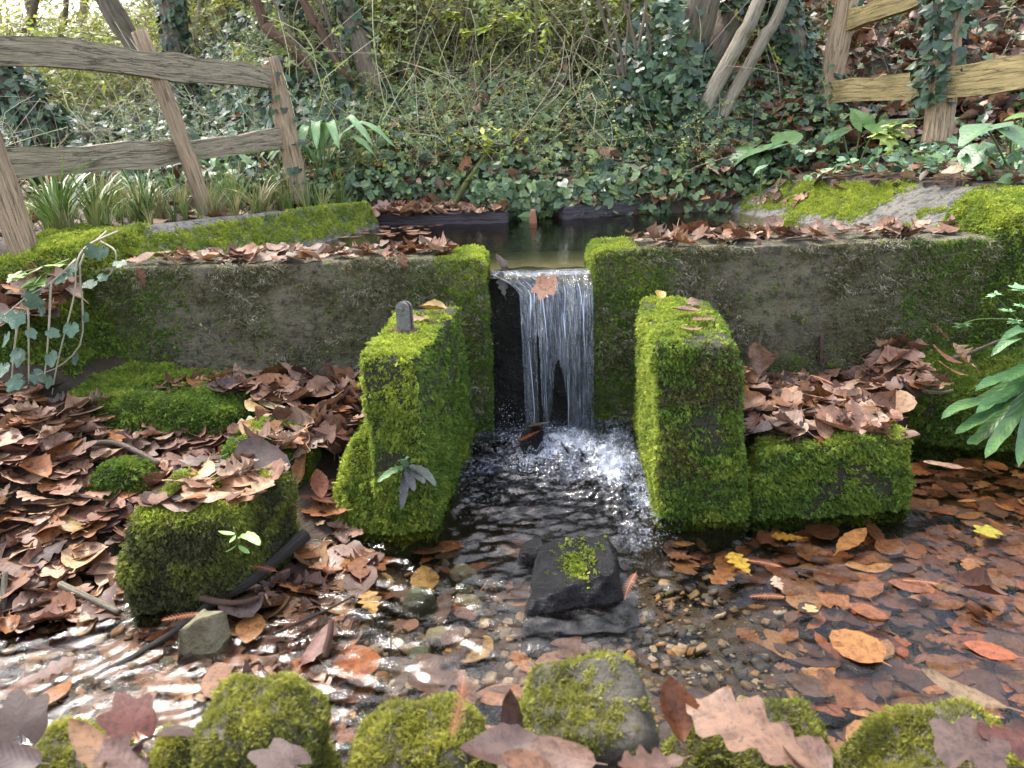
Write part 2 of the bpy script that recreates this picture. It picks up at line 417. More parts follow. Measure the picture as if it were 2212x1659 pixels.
# scattered pieces --------------------------------------------------
PROTO = {}
def proto(key, meshes):
    PROTO[key] = [bpy.data.objects.new(f'{key}_piece', m) for m in meshes]
def frames(Nn, spin):
    Nn = Nn/np.linalg.norm(Nn, axis=1, keepdims=True)
    r = np.where(np.abs(Nn[:, 2:3]) < .9, [[0, 0, 1.0]], [[0, 1.0, 0]])
    a = np.cross(r, Nn); a /= np.linalg.norm(a, axis=1, keepdims=True); b = np.cross(Nn, a)
    c, s = np.cos(spin)[:, None], np.sin(spin)[:, None]
    X = a*c + b*s; Y = -a*s + b*c
    return np.stack([X, Y, Nn], 2)
def eulers(R):
    return np.stack([np.arctan2(R[:, 2, 1], R[:, 2, 2]), -np.arcsin(np.clip(R[:, 2, 0], -1, 1)), np.arctan2(R[:, 1, 0], R[:, 0, 0])], 1)
def scatter(name, key, P, R, S, C, parent=None, label=None, cat=None, idx=None):
    n = len(P); protos = PROTO[key]
    o0 = ORI[parent.name] if parent is not None else np.zeros(3)
    me = bpy.data.meshes.new(name); me.vertices.add(n); me.vertices.foreach_set('co', (np.asarray(P)-o0).ravel())
    if R.ndim == 3: R = eulers(R)
    for nm, typ, dat in (('rot', 'FLOAT_VECTOR', R), ('scl', 'FLOAT', S), ('col', 'FLOAT_COLOR', np.c_[C, np.ones(n)]),
                         ('idx', 'INT', (rng.integers(0, len(protos), n) if idx is None else idx))):
        a = me.attributes.new(nm, typ, 'POINT')
        key2 = {'FLOAT_VECTOR': 'vector', 'FLOAT': 'value', 'INT': 'value', 'FLOAT_COLOR': 'color'}[typ]
        a.data.foreach_set(key2, np.ascontiguousarray(dat, dtype=(np.int32 if typ == 'INT' else np.float32)).ravel())
    o = bpy.data.objects.new(name, me); COL.objects.link(o); o['kind'] = 'stuff'
    if parent is not None: o.parent = parent; ORI[o.name] = o0
    tag(o, label, cat)
    ng = bpy.data.node_groups.new(name, 'GeometryNodeTree')
    ng.interface.new_socket('Geometry', in_out='INPUT', socket_type='NodeSocketGeometry')
    ng.interface.new_socket('Geometry', in_out='OUTPUT', socket_type='NodeSocketGeometry')
    gi = ng.nodes.new('NodeGroupInput'); go = ng.nodes.new('NodeGroupOutput')
    src = gi.outputs[0]; joined = ng.nodes.new('GeometryNodeJoinGeometry')
    def attr(nm, t):
        x = ng.nodes.new('GeometryNodeInputNamedAttribute'); x.data_type = t; x.inputs[0].default_value = nm; return x.outputs[0]
    for k, p in enumerate(protos):
        oi = ng.nodes.new('GeometryNodeObjectInfo'); oi.inputs['Object'].default_value = p; oi.inputs['As Instance'].default_value = True
        ip = ng.nodes.new('GeometryNodeInstanceOnPoints')
        cmpn = ng.nodes.new('FunctionNodeCompare'); cmpn.data_type = 'INT'; cmpn.operation = 'EQUAL'
        ng.links.new(attr('idx', 'INT'), cmpn.inputs[2]); cmpn.inputs[3].default_value = k
        ng.links.new(src, ip.inputs['Points']); ng.links.new(cmpn.outputs[0], ip.inputs['Selection'])
        ng.links.new(oi.outputs['Geometry'], ip.inputs['Instance'])
        ng.links.new(attr('rot', 'FLOAT_VECTOR'), ip.inputs['Rotation']); ng.links.new(attr('scl', 'FLOAT'), ip.inputs['Scale'])
        ng.links.new(ip.outputs[0], joined.inputs[0])
    ng.links.new(joined.outputs[0], go.inputs[0])
    md = o.modifiers.new('scatter', 'NODES'); md.node_group = ng
    return o
def sample(X, F, n):
    F = np.asarray(F); T = np.vstack([F[:, [0, 1, 2]], F[:, [0, 2, 3]]]) if F.shape[1] == 4 else F
    cr = np.cross(X[T[:, 1]]-X[T[:, 0]], X[T[:, 2]]-X[T[:, 0]]); A = np.linalg.norm(cr, axis=1)
    k = rng.choice(len(T), n, p=A/A.sum()); r1 = np.sqrt(rng.random(n)); r2 = rng.random(n)
    P = X[T[k, 0]]*(1-r1)[:, None] + X[T[k, 1]]*(r1*(1-r2))[:, None] + X[T[k, 2]]*(r1*r2)[:, None]
    Nn = cr[k]/np.maximum(A[k], 1e-12)[:, None]
    return P, Nn, A.sum()/2
def pal(cols, n, jit=.2):
    c = np.array(cols, float)[rng.integers(0, len(cols), n)]
    return c*(1+(rng.random((n, 1))-.5)*2*jit)
MOSSY = np.array([.35, .40, .055]); MOSSG = np.array([.125, .20, .032]); MOSSD = np.array([.03, .042, .012]); MOSSB = np.array([.12, .095, .03]); MOSSO = np.array([.10, .10, .04])
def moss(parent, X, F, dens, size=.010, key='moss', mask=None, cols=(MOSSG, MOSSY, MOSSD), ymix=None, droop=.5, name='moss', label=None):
    """tufts of moss grown over a surface; dens = tufts per square cm; ymix(P,N) = 0..1 share of the light yellow; by facing, it paints lit tops and sides"""
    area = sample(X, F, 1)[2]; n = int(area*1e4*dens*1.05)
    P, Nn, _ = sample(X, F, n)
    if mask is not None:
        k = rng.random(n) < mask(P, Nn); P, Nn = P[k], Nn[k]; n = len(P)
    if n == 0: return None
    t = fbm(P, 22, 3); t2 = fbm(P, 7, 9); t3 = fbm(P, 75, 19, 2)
    y = ymix(P, Nn) if ymix is not None else ss(.2, .9, Nn[:, 2])  # by default upward faces are painted yellower, as lit from above
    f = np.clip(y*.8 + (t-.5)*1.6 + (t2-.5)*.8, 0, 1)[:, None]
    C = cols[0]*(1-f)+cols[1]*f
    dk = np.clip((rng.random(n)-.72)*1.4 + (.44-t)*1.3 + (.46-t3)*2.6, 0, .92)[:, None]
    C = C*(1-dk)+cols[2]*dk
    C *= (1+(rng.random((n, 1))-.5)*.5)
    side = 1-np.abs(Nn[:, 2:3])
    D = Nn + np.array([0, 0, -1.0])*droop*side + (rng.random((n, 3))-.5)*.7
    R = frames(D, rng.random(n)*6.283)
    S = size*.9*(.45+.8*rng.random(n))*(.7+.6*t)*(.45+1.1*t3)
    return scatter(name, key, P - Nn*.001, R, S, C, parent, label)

def blade(p0, d, side, L, w, bend):
    m = p0+d*L*.55; t = p0+d*L+bend
    return [p0-side*w*.5, p0+side*w*.5, m-side*w*.45+bend*.3, m+side*w*.45+bend*.3, t], [[0, 1, 3, 2], [2, 3, 4]]
def tuft(nb, spread, L, w, seed, lean=.8, feather=False):
    r = np.random.default_rng(seed); V = []; F = []
    for _ in range(nb):
        a = r.random()*6.283; rr = math.sqrt(r.random())*spread
        p0 = np.array([math.cos(a)*rr, math.sin(a)*rr, -.1]); d = np.array([r.normal()*lean*.5, r.normal()*lean*.5, .8+.3*r.random()]); d /= np.linalg.norm(d)
        s = np.cross(d, r.normal(size=3)); s /= np.linalg.norm(s); l = L*(.6+.7*r.random()); bend = np.array([r.normal()*.25, r.normal()*.25, -.1])*l
        v, f = blade(p0, d, s, l, w, bend); b = len(V); V += v; F += [[b+i for i in q] for q in f]
        if feather:
            for k in range(3):
                q0 = p0+d*l*(.35+.22*k)+bend*.2*k
                for sg in (-1, 1):
                    dd = d*.6+s*sg*.9; dd /= np.linalg.norm(dd); ll = l*.38*(1-.2*k)
                    b = len(V); V += [q0-d*w*.5, q0+d*w*.5, q0+dd*ll]; F += [[b, b+1, b+2]]
    return np.array(V), F
proto('moss', [make_mesh('moss_tuft', *tuft(11, 1.0, 1.0, .22, s, 1.0, True), M_moss, smooth=False) for s in range(5)])
proto('mossthin', [make_mesh('moss_thread', *tuft(7, 1.2, 1.1, .24, 20+s, 1.3), M_moss, smooth=False) for s in range(4)])

# leaves ------------------------------------------------------------
def strip_leaf(w, n=15, cup=.1, bend=.1, twist=0.0, wav=.02, stalk=.18, seed=0, cols=4, tip=0.0, fold=0.0):
    r = np.random.default_rng(seed); V = []; UV = []; F = []
    ph = r.random(3)*6.28
    for i in range(n+1):
        t = i/n; hw = w(t)
        for j in range(cols+1):
            s = -1+2*j/cols
            x = s*hw; z = cup*(s*hw)**2*4 + bend*(2*t-1)**2*(1 if bend > 0 else 1) + wav*math.sin(9*t+ph[0]+2*s)*abs(s) + twist*s*hw*(t-.5)*2 + fold*abs(s*hw)
            V.append((x, t, z)); UV.append((s*hw, t))
    c1 = cols+1
    F = [[i*c1+j, i*c1+j+1, (i+1)*c1+j+1, (i+1)*c1+j] for i in range(n) for j in range(cols)]
    if stalk:
        b = len(V); z0 = bend; m = (cols)//2
        V += [(-.012, .02, z0), (.012, .02, z0), (.03, -stalk, z0+.03), (.015, -stalk, z0+.03)]; UV += [(0, 0)]*4
        F.append([b, b+1, b+2, b+3])
    V = np.array(V)
    if abs(bend) > .3:   # roll the leaf up along its length
        k = bend*3.0; tt = V[:, 1]-.5; zz = V[:, 2]-bend*(2*V[:, 1]-1)**2
        V = np.stack([V[:, 0], .5+np.sin(k*tt)/k - zz*np.sin(k*tt), (1-np.cos(k*tt))/k + zz*np.cos(k*tt)], 1)
    V[:, 1] -= .5; V[:, 2] -= V[:, 2].min()*.5
    return V, F, np.array(UV)
def w_oak(t):
    e = .34*math.sin(math.pi*min(1, t*.92+.05))**.7*(.5+.7*t)
    return max(.012, e*(1-.46*(.5+.5*math.cos(2*math.pi*4.2*t+.6))**1.3)) if t < .995 else .015
def w_hazel(t): return max(.01, .46*math.sin(math.pi*t)**.55*(1.06-.25*t)*(1+.05*math.sin(50*t)))
def w_beech(t): return max(.01, .29*math.sin(math.pi*t)**.75*(1+.05*math.sin(42*t)))
def w_long(t): return max(.008, .17*math.sin(math.pi*t)**.7*(1+.09*math.sin(46*t)))
def polar_leaf(lobes, n=30, cup=.1, wav=.04, seed=0, deep=.45, stalk=.3, fold=.0, ring=True):
    """lobes: (angle from the tip in degrees, length)"""
    r = np.random.default_rng(seed); V = [(0, 0, 0)]; UV = [(0, 0)]; F = []
    ph = r.random(4)*6.28; outl = []; axs = np.radians([a for a, _ in lobes])
    for i in range(n):
        th = -math.pi+2*math.pi*(i+.5)/n; best = 0
        for a, L in lobes:
            d = abs(math.degrees(th)-a); best = max(best, L*(1-deep*min(1, d/30)**.9))
        outl.append((th, best if abs(th) < 2.85 else .12))
    for q in ((.5, 1.0) if ring else (1.0,)):
        for th, b in outl:
            x, y = math.sin(th)*b*q, math.cos(th)*b*q
            z = cup*(x*x+y*y) + wav*math.sin(3*th+ph[0])*q*b + fold*abs(x)
            V.append((x, y, z)); da = th-axs[np.argmin(np.abs(th-axs))]; UV.append((b*q*math.sin(da), b*q*math.cos(da)))
    F = [[0, 1+(i+1) % n, 1+i] for i in range(n)]
    if ring: F += [[1+i, 1+(i+1) % n, 1+n+(i+1) % n, 1+n+i] for i in range(n)]
    if stalk:
        b = len(V); V += [(-.012, 0, 0), (.012, 0, 0), (.03, -stalk, -.05), (.01, -stalk, -.05)]; UV += [(0, 0)]*4; F.append([b, b+1, b+2, b+3])
    return np.array(V), F, np.array(UV)
MAPLE = [(0, .62), (48, .55), (-48, .55), (100, .36), (-100, .36)]
IVYL = [(0, .62), (58, .47), (-58, .47), (120, .36), (-120, .36)]
SHAPES = {}
def leafset(kind):
    out = []
    for k, (cup, bend, tw, fold) in enumerate([(.15, .03, .1, .1), (-.3, .10, .3, .0), (.55, .16, -.4, .15), (.9, .42, .5, .2), (.25, -.14, .2, -.1)]):
        if kind == 'maple': d = polar_leaf(MAPLE, 36, cup*.9, .03+.05*abs(bend)*3, k, fold=fold*.5)
        else: d = strip_leaf({'oak': w_oak, 'hazel': w_hazel, 'beech': w_beech, 'long': w_long}[kind], 27 if kind == 'oak' else 12, cup, bend, tw, .025, .16, k, fold=fold)
        out.append(d)
    return out
for kd in ('oak', 'hazel', 'beech', 'long', 'maple'): SHAPES[kd] = [(v*np.array([1, 1, (.6, .55, .5, .85, .5)[k]]), f, uv) for k, (v, f, uv) in enumerate(leafset(kd))]
FLAT = {kd: [(v*np.array([1, 1, .22]), f, uv) for v, f, uv in SHAPES[kd]] for kd in SHAPES}
LEAFMESH = {(kd, k): make_mesh(f'{kd}_leaf', v, f, M_dead, uv) for kd in SHAPES for k, (v, f, uv) in enumerate(SHAPES[kd])}
WETMESH = {(kd, k): make_mesh(f'wet_{kd}_leaf', v, f, M_wetdead, uv) for kd in SHAPES for k, (v, f, uv) in enumerate(FLAT[kd])}
proto('litter', [make_mesh('litter_leaf', *SHAPES[kd][k][:2], M_dead_i, SHAPES[kd][k][2]) for kd, k in
                 (('oak', 0), ('oak', 1), ('oak', 2), ('oak', 3), ('hazel', 1), ('hazel', 2), ('beech', 0), ('beech', 3), ('maple', 0), ('maple', 2), ('oak', 4))] +
      [make_mesh('sunken_leaf', *FLAT[kd][k][:2], M_dead_i, FLAT[kd][k][2]) for kd, k in (('oak', 0), ('oak', 4), ('hazel', 0), ('beech', 1), ('long', 0), ('maple', 1))])
proto('ivy', [make_mesh('ivy_leaf', *polar_leaf(IVYL, 15, .12*s, .03, s, .4, .25, -.12*s, ring=False)[:2], M_ivy, smooth=False) for s in range(3)])
ov = lambda t: max(.01, .26*math.sin(math.pi*t)**.7)
def small_leaf_cards(n, seed, spread, size):
    r = np.random.default_rng(seed); V = []; F = []
    for _ in range(n):
        c = r.normal(size=3)*spread; a = r.normal(size=3); a /= np.linalg.norm(a); b = np.cross(a, r.normal(size=3)); b /= np.linalg.norm(b)
        s = size*(.6+.8*r.random()); q = len(V)
        V += [c-a*s, c+b*s*.38-a*s*.1, c+a*s, c-b*s*.38-a*s*.1]; F.append([q, q+1, q+2, q+3])
    return np.array(V), F
proto('spray', [make_mesh('leaf_spray', *small_leaf_cards(9, 40+s, .5, .30), M_tinyleaf, smooth=False) for s in range(4)])
def sprig(seed, n=16, L=1.0):
    r = np.random.default_rng(seed); path = smooth_path([(0, 0, 0), (r.normal()*.08, r.normal()*.08, .35), (r.normal()*.2, r.normal()*.2, .7), (r.normal()*.35, r.normal()*.35, 1.0)], 7)
    V, F, _ = tube(path, np.linspace(.007, .003, 7), 3, cap=False); V = V.tolist(); mi = [1]*len(F)
    for k in range(n):
        t = .2+.8*r.random(); c = path[int(t*6)]*(1-(t*6 % 1))+path[min(6, int(t*6)+1)]*(t*6 % 1)
        a = np.array([r.normal(), r.normal(), .3*r.normal()]); a /= np.linalg.norm(a); b = np.cross(a, [r.normal()*.4, r.normal()*.4, 1]); b /= np.linalg.norm(b)
        s = .026+.026*r.random(); q = len(V)
        V += [(c).tolist(), (c+a*s+b*s*.42).tolist(), (c+a*s*2).tolist(), (c+a*s-b*s*.42).tolist()]; F.append([q, q+1, q+2, q+3]); mi.append(0)
    return np.array(V), F, mi
_sp = [sprig(60+s, 30+5*s) for s in range(5)]
proto('sprig', [make_mesh('leafy_shoot', v, f, [M_tinyleaf, M_twig], smooth=False, mi=mi) for v, f, mi in _sp])
def grassblades(seed, n=14):
    r = np.random.default_rng(seed); V = []; F = []
    for _ in range(n):
        a = r.random()*6.283; out = np.array([math.cos(a), math.sin(a), 0]); sd = np.array([-out[1], out[0], 0]); p = out*.06*r.random()
        l = .6+.5*r.random(); ln = .15+.55*r.random(); q = len(V)
        for k in range(5):
            t = k/4; c = p+out*ln*l*t*t+np.array([0, 0, 1])*l*(t-.35*ln*t*t*t); w = .016*(1-t)**.6
            V += [c-sd*w, c+sd*w]
        F += [[q+2*k, q+2*k+1, q+2*k+3, q+2*k+2] for k in range(4)]
    return np.array(V), F
proto('grass', [make_mesh('grass_tuft', *grassblades(80+s), M_tinyleaf, smooth=False) for s in range(4)])
def pebble(seed):
    X, F = hexblock(*boxc(-.5, .5, -.40, .40, -.19, .19), 3, .5, .16, 2.1, seed); return X, F
proto('pebble', [make_mesh('pebble', *pebble(s), M_pebble) for s in range(5)])
def ico():
    m = bpy.data.meshes.new('drop'); import bmesh
    b = bmesh.new(); bmesh.ops.create_icosphere(b, subdivisions=1, radius=.5); b.to_mesh(m); b.free(); m.materials.append(M_drop); return m
proto('drop', [ico()])
# ================================================================== SETTING
def gz(x, y):
    """height of the ground"""
    x, y = np.broadcast_arrays(np.asarray(x, float), np.asarray(y, float))
    bed = -.085 + .02*ss(.9, 1.4, x)
    wl = ss(-.28, -.52, x)
    front = bed + wl*(.055 + .25*np.maximum(0, y-1.42)) + ss(-.85, -1.35, x)*(.03+.10*ss(1.2, 1.9, y))
    front = front + ss(-1.16, -1.42, x)*ss(1.85, 2.2, y)*.10
    front = front - .24*ss(-.24, -.12, x)*ss(.42, .33, x)*ss(1.5, 1.72, y)
    front = front + ss(.56, .62, x)*ss(1.70, 1.78, y)*ss(1.0+.26*ss(2.0, 2.14, y), .94+.24*ss(2.0, 2.14, y), x)*.16 + ss(1.22, 1.40, x)*ss(1.95, 2.2, y)*.26
    nb = .37 - .25*ss(.50, .78, y)
    front = front*ss(.72, 1.02, y) + nb*(1-ss(.72, 1.02, y))
    a = x/np.maximum(y, .5)
    wL = ss(-.17, -.46, a); wR = ss(.22, .40, a); wC = 1-wL-wR
    s0 = .56+.05*(wL+wR)
    zl = .60+.02*ss(2.4, 3.4, y)+.15*np.maximum(0, y-4.3)
    zc = .53+.62*np.maximum(0, y-3.66)
    zr = .655-.06*ss(3.3, 3.9, y)+.10*np.maximum(0, x-1.86+.5*(y-2.4))+.52*np.maximum(0, y-3.75)
    lim = lambda z, q: np.where(z > q, q+(z-q)*.12, z)
    back = wL*lim(zl, 1.5) + wC*lim(zc, 4.6) + wR*lim(zr, 4.4)
    # the pond is dug in between the sloping basin edges
    xl = -1.30+.69*np.clip((y-2.4)/1.13, 0, 1); xr = 1.80-.74*np.clip((y-2.4)/1.5, 0, 1)
    pond = ss(xl-.06, xl+.0, x)*ss(xr+.06, xr, x)*ss(3.72, 3.62, y)
    back = back*(1-pond) + .26*pond
    w = ss(2.36, 2.46, y)
    z = front*(1-w)+back*w
    far = np.maximum(0, np.abs(x)-14)
    return z
def spaced(lo, hi, c, h, n):
    t = np.linspace(-1, 1, n); k = 5.0
    s = np.sinh(k*t)/math.sinh(k)
    return np.where(s < 0, c+(c-lo)*s, c+(hi-c)*s)
gx = spaced(-90, 90, 0, 0, 200); gy = np.concatenate([np.linspace(-60, -1, 10), np.linspace(-.8, 2.3, 80), np.linspace(2.34, 4.5, 60), 4.5+np.geomspace(.05, 110, 60)])
GX, GY = np.meshgrid(gx, gy)
GP = V3(GX.ravel(), GY.ravel()); GZ = gz(GP[:, 0], GP[:, 1])
GZ = GZ + (fbm(GP, 3.0, 1)-.5)*np.where(GP[:, 1] > 3.6, .16, .03) + (fbm(GP, .35, 4)-.5)*1.2*ss(6, 14, GP[:, 1])
GP[:, 2] = GZ
nx = len(gx)
GF = [[j*nx+i, j*nx+i+1, (j+1)*nx+i+1, (j+1)*nx+i] for j in range(len(gy)-1) for i in range(nx-1)]
g = obj('ground', GP, GF, M_ground, origin=(0, 0, 0)); tag(g, kind='structure')
def gzn(x, y):
    p = V3(x, y); return gz(x, y) + (fbm(p, 3.0, 1)-.5)*np.where(np.asarray(y) > 3.6, .16, .03) + (fbm(p, .35, 4)-.5)*1.2*ss(6, 14, np.asarray(y))
def gnorm(x, y):
    e = .04; dx = (gzn(x+e, y)-gzn(x-e, y))/(2*e); dy = (gzn(x, y+e)-gzn(x, y-e))/(2*e)
    n = np.stack([-dx, -dy, np.ones_like(dx)], 1); return n/np.linalg.norm(n, axis=1, keepdims=True)

# ---- stream surface: rings running out from the fall, wind of the current round the rock
wx = np.concatenate([np.linspace(-3.2, -1.5, 24), np.arange(-1.49, 1.72, .0072), np.linspace(1.73, 3.2, 24)]); wy = np.arange(.62, 2.46, .0072)
WX, WY = np.meshgrid(wx, wy); WP = V3(WX.ravel(), WY.ravel()); X, Y = WP[:, 0], WP[:, 1]
SPX, SPY = .10, 2.14
r = np.hypot(X-SPX, Y-SPY)
calm = ss(.55, 1.0, X)*ss(1.25, 1.45, Y)
w1 = np.sin(r*105+3.0*fbm(WP, 6, 2)*6)*.0013*np.exp(-r*.55)
w2 = (fbm(V3(X*1.0+.25*Y, Y*1.9), 17, 5, 3)-.5)*.012
w3 = (fbm(V3(X*.8, Y*1.6), 40, 8, 2)-.5)*.0055
ang = (X*-.55+(Y-1.2)*.84)
w4 = np.sin(ang*150+5*fbm(WP, 7, 12)*4)*.0011*ss(-.15, -.5, X)*ss(1.5, 1.3, Y)
rr = np.hypot((X-.11)*1.0, (Y-1.42)*1.0)
w5 = np.sin(rr*95)*.0016*np.exp(-(rr-.17)**2/.03)*ss(1.5, 1.36, Y)
WZ = w1+(w2+w3)*(1-.6*calm)*(1-.12*ss(1.5, 1.3, Y))*(.55+.45*ss(.25, -.1, np.abs(X-.12)-.5))+w4+w5
chan = ss(-.22, -.14, X)*ss(.40, .34, X)*ss(1.58, 1.72, Y)
turb = np.exp(-(((X-.13)/.17)**2+((Y-2.10)/.13)**2)) + .8*np.exp(-(((X-.29)/.075)**2+((Y-1.88)/.24)**2))
WZ = WZ + chan*((fbm(V3(X*.7, Y*1.8), 24, 41, 3)-.5)*.016+(fbm(V3(X*.8, Y*1.5), 55, 43, 2)-.5)*.007)
WZ = WZ + turb*(.008+.055*np.abs(fbm(WP, 22, 21, 4)-.5)*2+.02*fbm(WP, 60, 25, 3))
foam = .60*np.exp(-(((X-.15)/.15)**2+((Y-2.10)/.13)**2)) + .68*np.exp(-(((X-.30-.03*np.sin(Y*12))/.066)**2+((Y-1.87)/.26)**2)) + .28*np.exp(-(((X-.27)/.10)**2+((Y-1.55)/.16)**2)) + .34*chan*ss(1.6, 2.0, Y) + .12*chan
foam = foam*.62*(.35+1.1*fbm(WP, 26, 33, 3))
WP[:, 2] = WZ
nxw = len(wx)
WF = [[j*nxw+i, j*nxw+i+1, (j+1)*nxw+i+1, (j+1)*nxw+i] for j in range(len(wy)-1) for i in range(nxw-1)]
st = obj('stream_water', WP, WF, M_stream, origin=(0, 0, 0)); tag(st, kind='structure')
fa = st.data.attributes.new('foam', 'FLOAT', 'POINT'); fa.data.foreach_set('value', foam.astype(np.float32))

# ---- pond
px_ = np.linspace(-1.5, 1.9, 120); py_ = np.linspace(2.30, 3.95, 70)
PXX, PYY = np.meshgrid(px_, py_); PP = V3(PXX.ravel(), PYY.ravel())
PP[:, 2] = .487 - .012*ss(2.42, 2.32, PP[:, 1])+(fbm(V3(PP[:, 0]*.5, PP[:, 1]*2), 9, 3)-.5)*.0012
keep = []
for j in range(69):
    for i in range(119):
        x, y = px_[i]+.014, py_[j]+.01
        if y > 2.46 or (-.068 < x < .258): keep.append([j*120+i, j*120+i+1, (j+1)*120+i+1, (j+1)*120+i])
pbx, pbf = np.array([(-1.35, 2.44, .30), (1.85, 2.44, .30), (1.2, 3.75, .33), (-.7, 3.62, .33)]), [[0, 1, 2, 3]]
tag(obj('pond_bed', pbx, pbf, m_rock('brightened pond bed', (.16, .15, .08), (.26, .23, .13), .9, 5), origin=(0, 0, .3)), kind='structure')  # sheet added pale olive, its colour standing in for the hill's reflection
po = obj('pond_water', PP, keep, M_pond, origin=(0, 0, .45)); tag(po, kind='structure')

# ---- gravel of the stream bed
n = 30000
bx = rng.uniform(-1.5, 1.7, n); by = rng.uniform(.85, 2.3, n)
dens = .25+.75*np.exp(-((bx+.02)/.33)**2)*ss(1.75, 1.5, by)
k = (rng.random(n) < dens) & (gz(bx, by) < -.01) & (gz(bx, by) > -.17); bx, by = bx[k], by[k]; n = len(bx)
P = V3(bx, by, gz(bx, by)+.012*rng.random(n)); R = frames(np.c_[rng.normal(size=(n, 2))*.35, np.ones(n)], rng.random(n)*6.28)
S = .006+.030*rng.random(n)**4
C = pal([(.26, .17, .08), (.19, .12, .06), (.30, .23, .14), (.10, .07, .045), (.12, .12, .075), (.30, .16, .06), (.34, .28, .20), (.045, .04, .035), (.15, .10, .05)], n, .35)*.62
scatter('gravel', 'pebble', P, R, S, C, None, 'buff and brown flint gravel on the stream bed round the black rock', 'gravel')

# ================================================================== LEAVES: the largest 300 as things, the rest as litter
LT = np.array([.55, .495, .43])
LEAFCOL = [(.46, .31, .19), (.50, .36, .28), (.10, .065, .06), (.36, .24, .20), (.30, .165, .115), (.25, .13, .09), (.34, .20, .15), (.20, .11, .085), (.28, .13, .06), (.38, .25, .18), (.16, .09, .075), (.33, .15, .06)]
DRYCOL = [(.52, .38, .28), (.14, .08, .06), (.36, .22, .16), (.30, .16, .10), (.44, .30, .24), (.24, .12, .07), (.40, .20, .09), (.34, .23, .19)]
WETCOL = [(.27, .12, .045), (.33, .19, .08), (.12, .055, .03), (.10, .05, .035), (.20, .075, .03), (.15, .06, .03), (.26, .11, .04), (.11, .05, .03), (.30, .15, .06), (.18, .09, .05), (.24, .08, .025), (.08, .045, .03)]
NL = 0
def leaf(kind, var, pos, size, col, yaw, tilt, label, group=None, wet=False, name='fallen_leaf', roll=0.0):
    global NL
    o = bpy.data.objects.new(name, (WETMESH if wet else LEAFMESH)[(kind, var)]); COL.objects.link(o)
    o.location = [float(v) for v in pos]; o.scale = (size,)*3; LTW = LT*1.1 if wet else LT
    o.rotation_euler = (Matrix.Rotation(yaw, 3, 'Z') @ Matrix.Rotation(tilt, 3, 'X') @ Matrix.Rotation(roll, 3, 'Y')).to_euler()
    o.color = (col[0]*LTW[0], col[1]*LTW[1], col[2]*LTW[2], 1); tag(o, label, 'leaf', group); NL += 1; return o
LIT = [[], [], [], [], []]
def litter(P, N_, size, cols, jit=.35, flat=False):
    n = len(P); LIT[0].append(P); D = N_ + rng.normal(size=(n, 3))*jit; D[:, 2] = np.abs(D[:, 2])+.05
    LIT[1].append(eulers(frames(D, rng.random(n)*6.283))); LIT[2].append(size*np.clip(np.exp(rng.normal(size=n)*.32)*.92, .35, 1.6)); LIT[3].append(pal(cols, n, .45)*LT*(1.12 if flat else 1.0)); LIT[4].append(rng.integers(11, 17, n) if flat else rng.integers(0, 11, n))
KN = {'oak': 'oak', 'hazel': 'rounded', 'beech': 'oval', 'long': 'long toothed', 'maple': 'maple'}
def leafzone(nthings, nlit, region, zfun, thick, size, cols, where, group, kinds=('oak', 'oak', 'oak', 'hazel', 'beech', 'long', 'maple'), wet=False, tilt=.35, cname='brown', biasfront=True):
    """region() -> n random xy; the uppermost leaves become things of their own, each kind named for what sets it apart"""
    xy = region(nlit)
    P = np.c_[xy, zfun(xy[:, 0], xy[:, 1]) + thick*.8*rng.random(nlit)]
    litter(P, np.tile([0, 0, 1.0], (nlit, 1)), size, cols, tilt, tilt < .09)
    xy = region(nthings)
    if nthings == 0: return
    qx = np.quantile(xy[:, 0], (.33, .67)); qy = np.median(xy[:, 1])
    for i in range(nthings):
        kd = kinds[i % len(kinds)]; ci = int(rng.integers(0, len(cols))); c = np.array(cols[ci])*(.85+.3*rng.random())
        z = float(zfun(xy[i:i+1, 0], xy[i:i+1, 1])[0])+thick*(.55+.5*rng.random()); var = int(rng.integers(0, 5)) if not wet else int(rng.choice([0, 1, 4]))
        spot = ('front ' if xy[i, 1] < qy else 'back ')+('left' if xy[i, 0] < qx[0] else 'middle' if xy[i, 0] < qx[1] else 'right')
        L = float(c.sum()); hue = c[0]/c[1]
        cn = ('dark ' if L < .42 else 'pale ' if L > .78 else '')+('rust brown' if hue > 2.2 else 'pinkish brown' if hue > 1.72 else 'tan')
        base = f'{cn} {("flat", "bowed", "cupped", "rolled", "drooping")[var]} {KN[kd]} leaf, {spot} {where}'; lab = base; words = ['small', 'wide', 'torn', 'crisp', 'shiny']
        k = 0; sz = size*(.8+.5*rng.random())*(1.25 if kd == 'long' else 1)
        while lab in USED and k < 2:
            lab = ('small ' if k == 0 else 'large ')+base; sz = size*(.68 if k == 0 else 1.45); k += 1
        USED.add(lab)
        leaf(kd, var, (xy[i, 0], xy[i, 1], z), sz, c, rng.random()*6.283, rng.normal()*tilt, lab, group, wet, roll=rng.normal()*tilt)
USED = set()

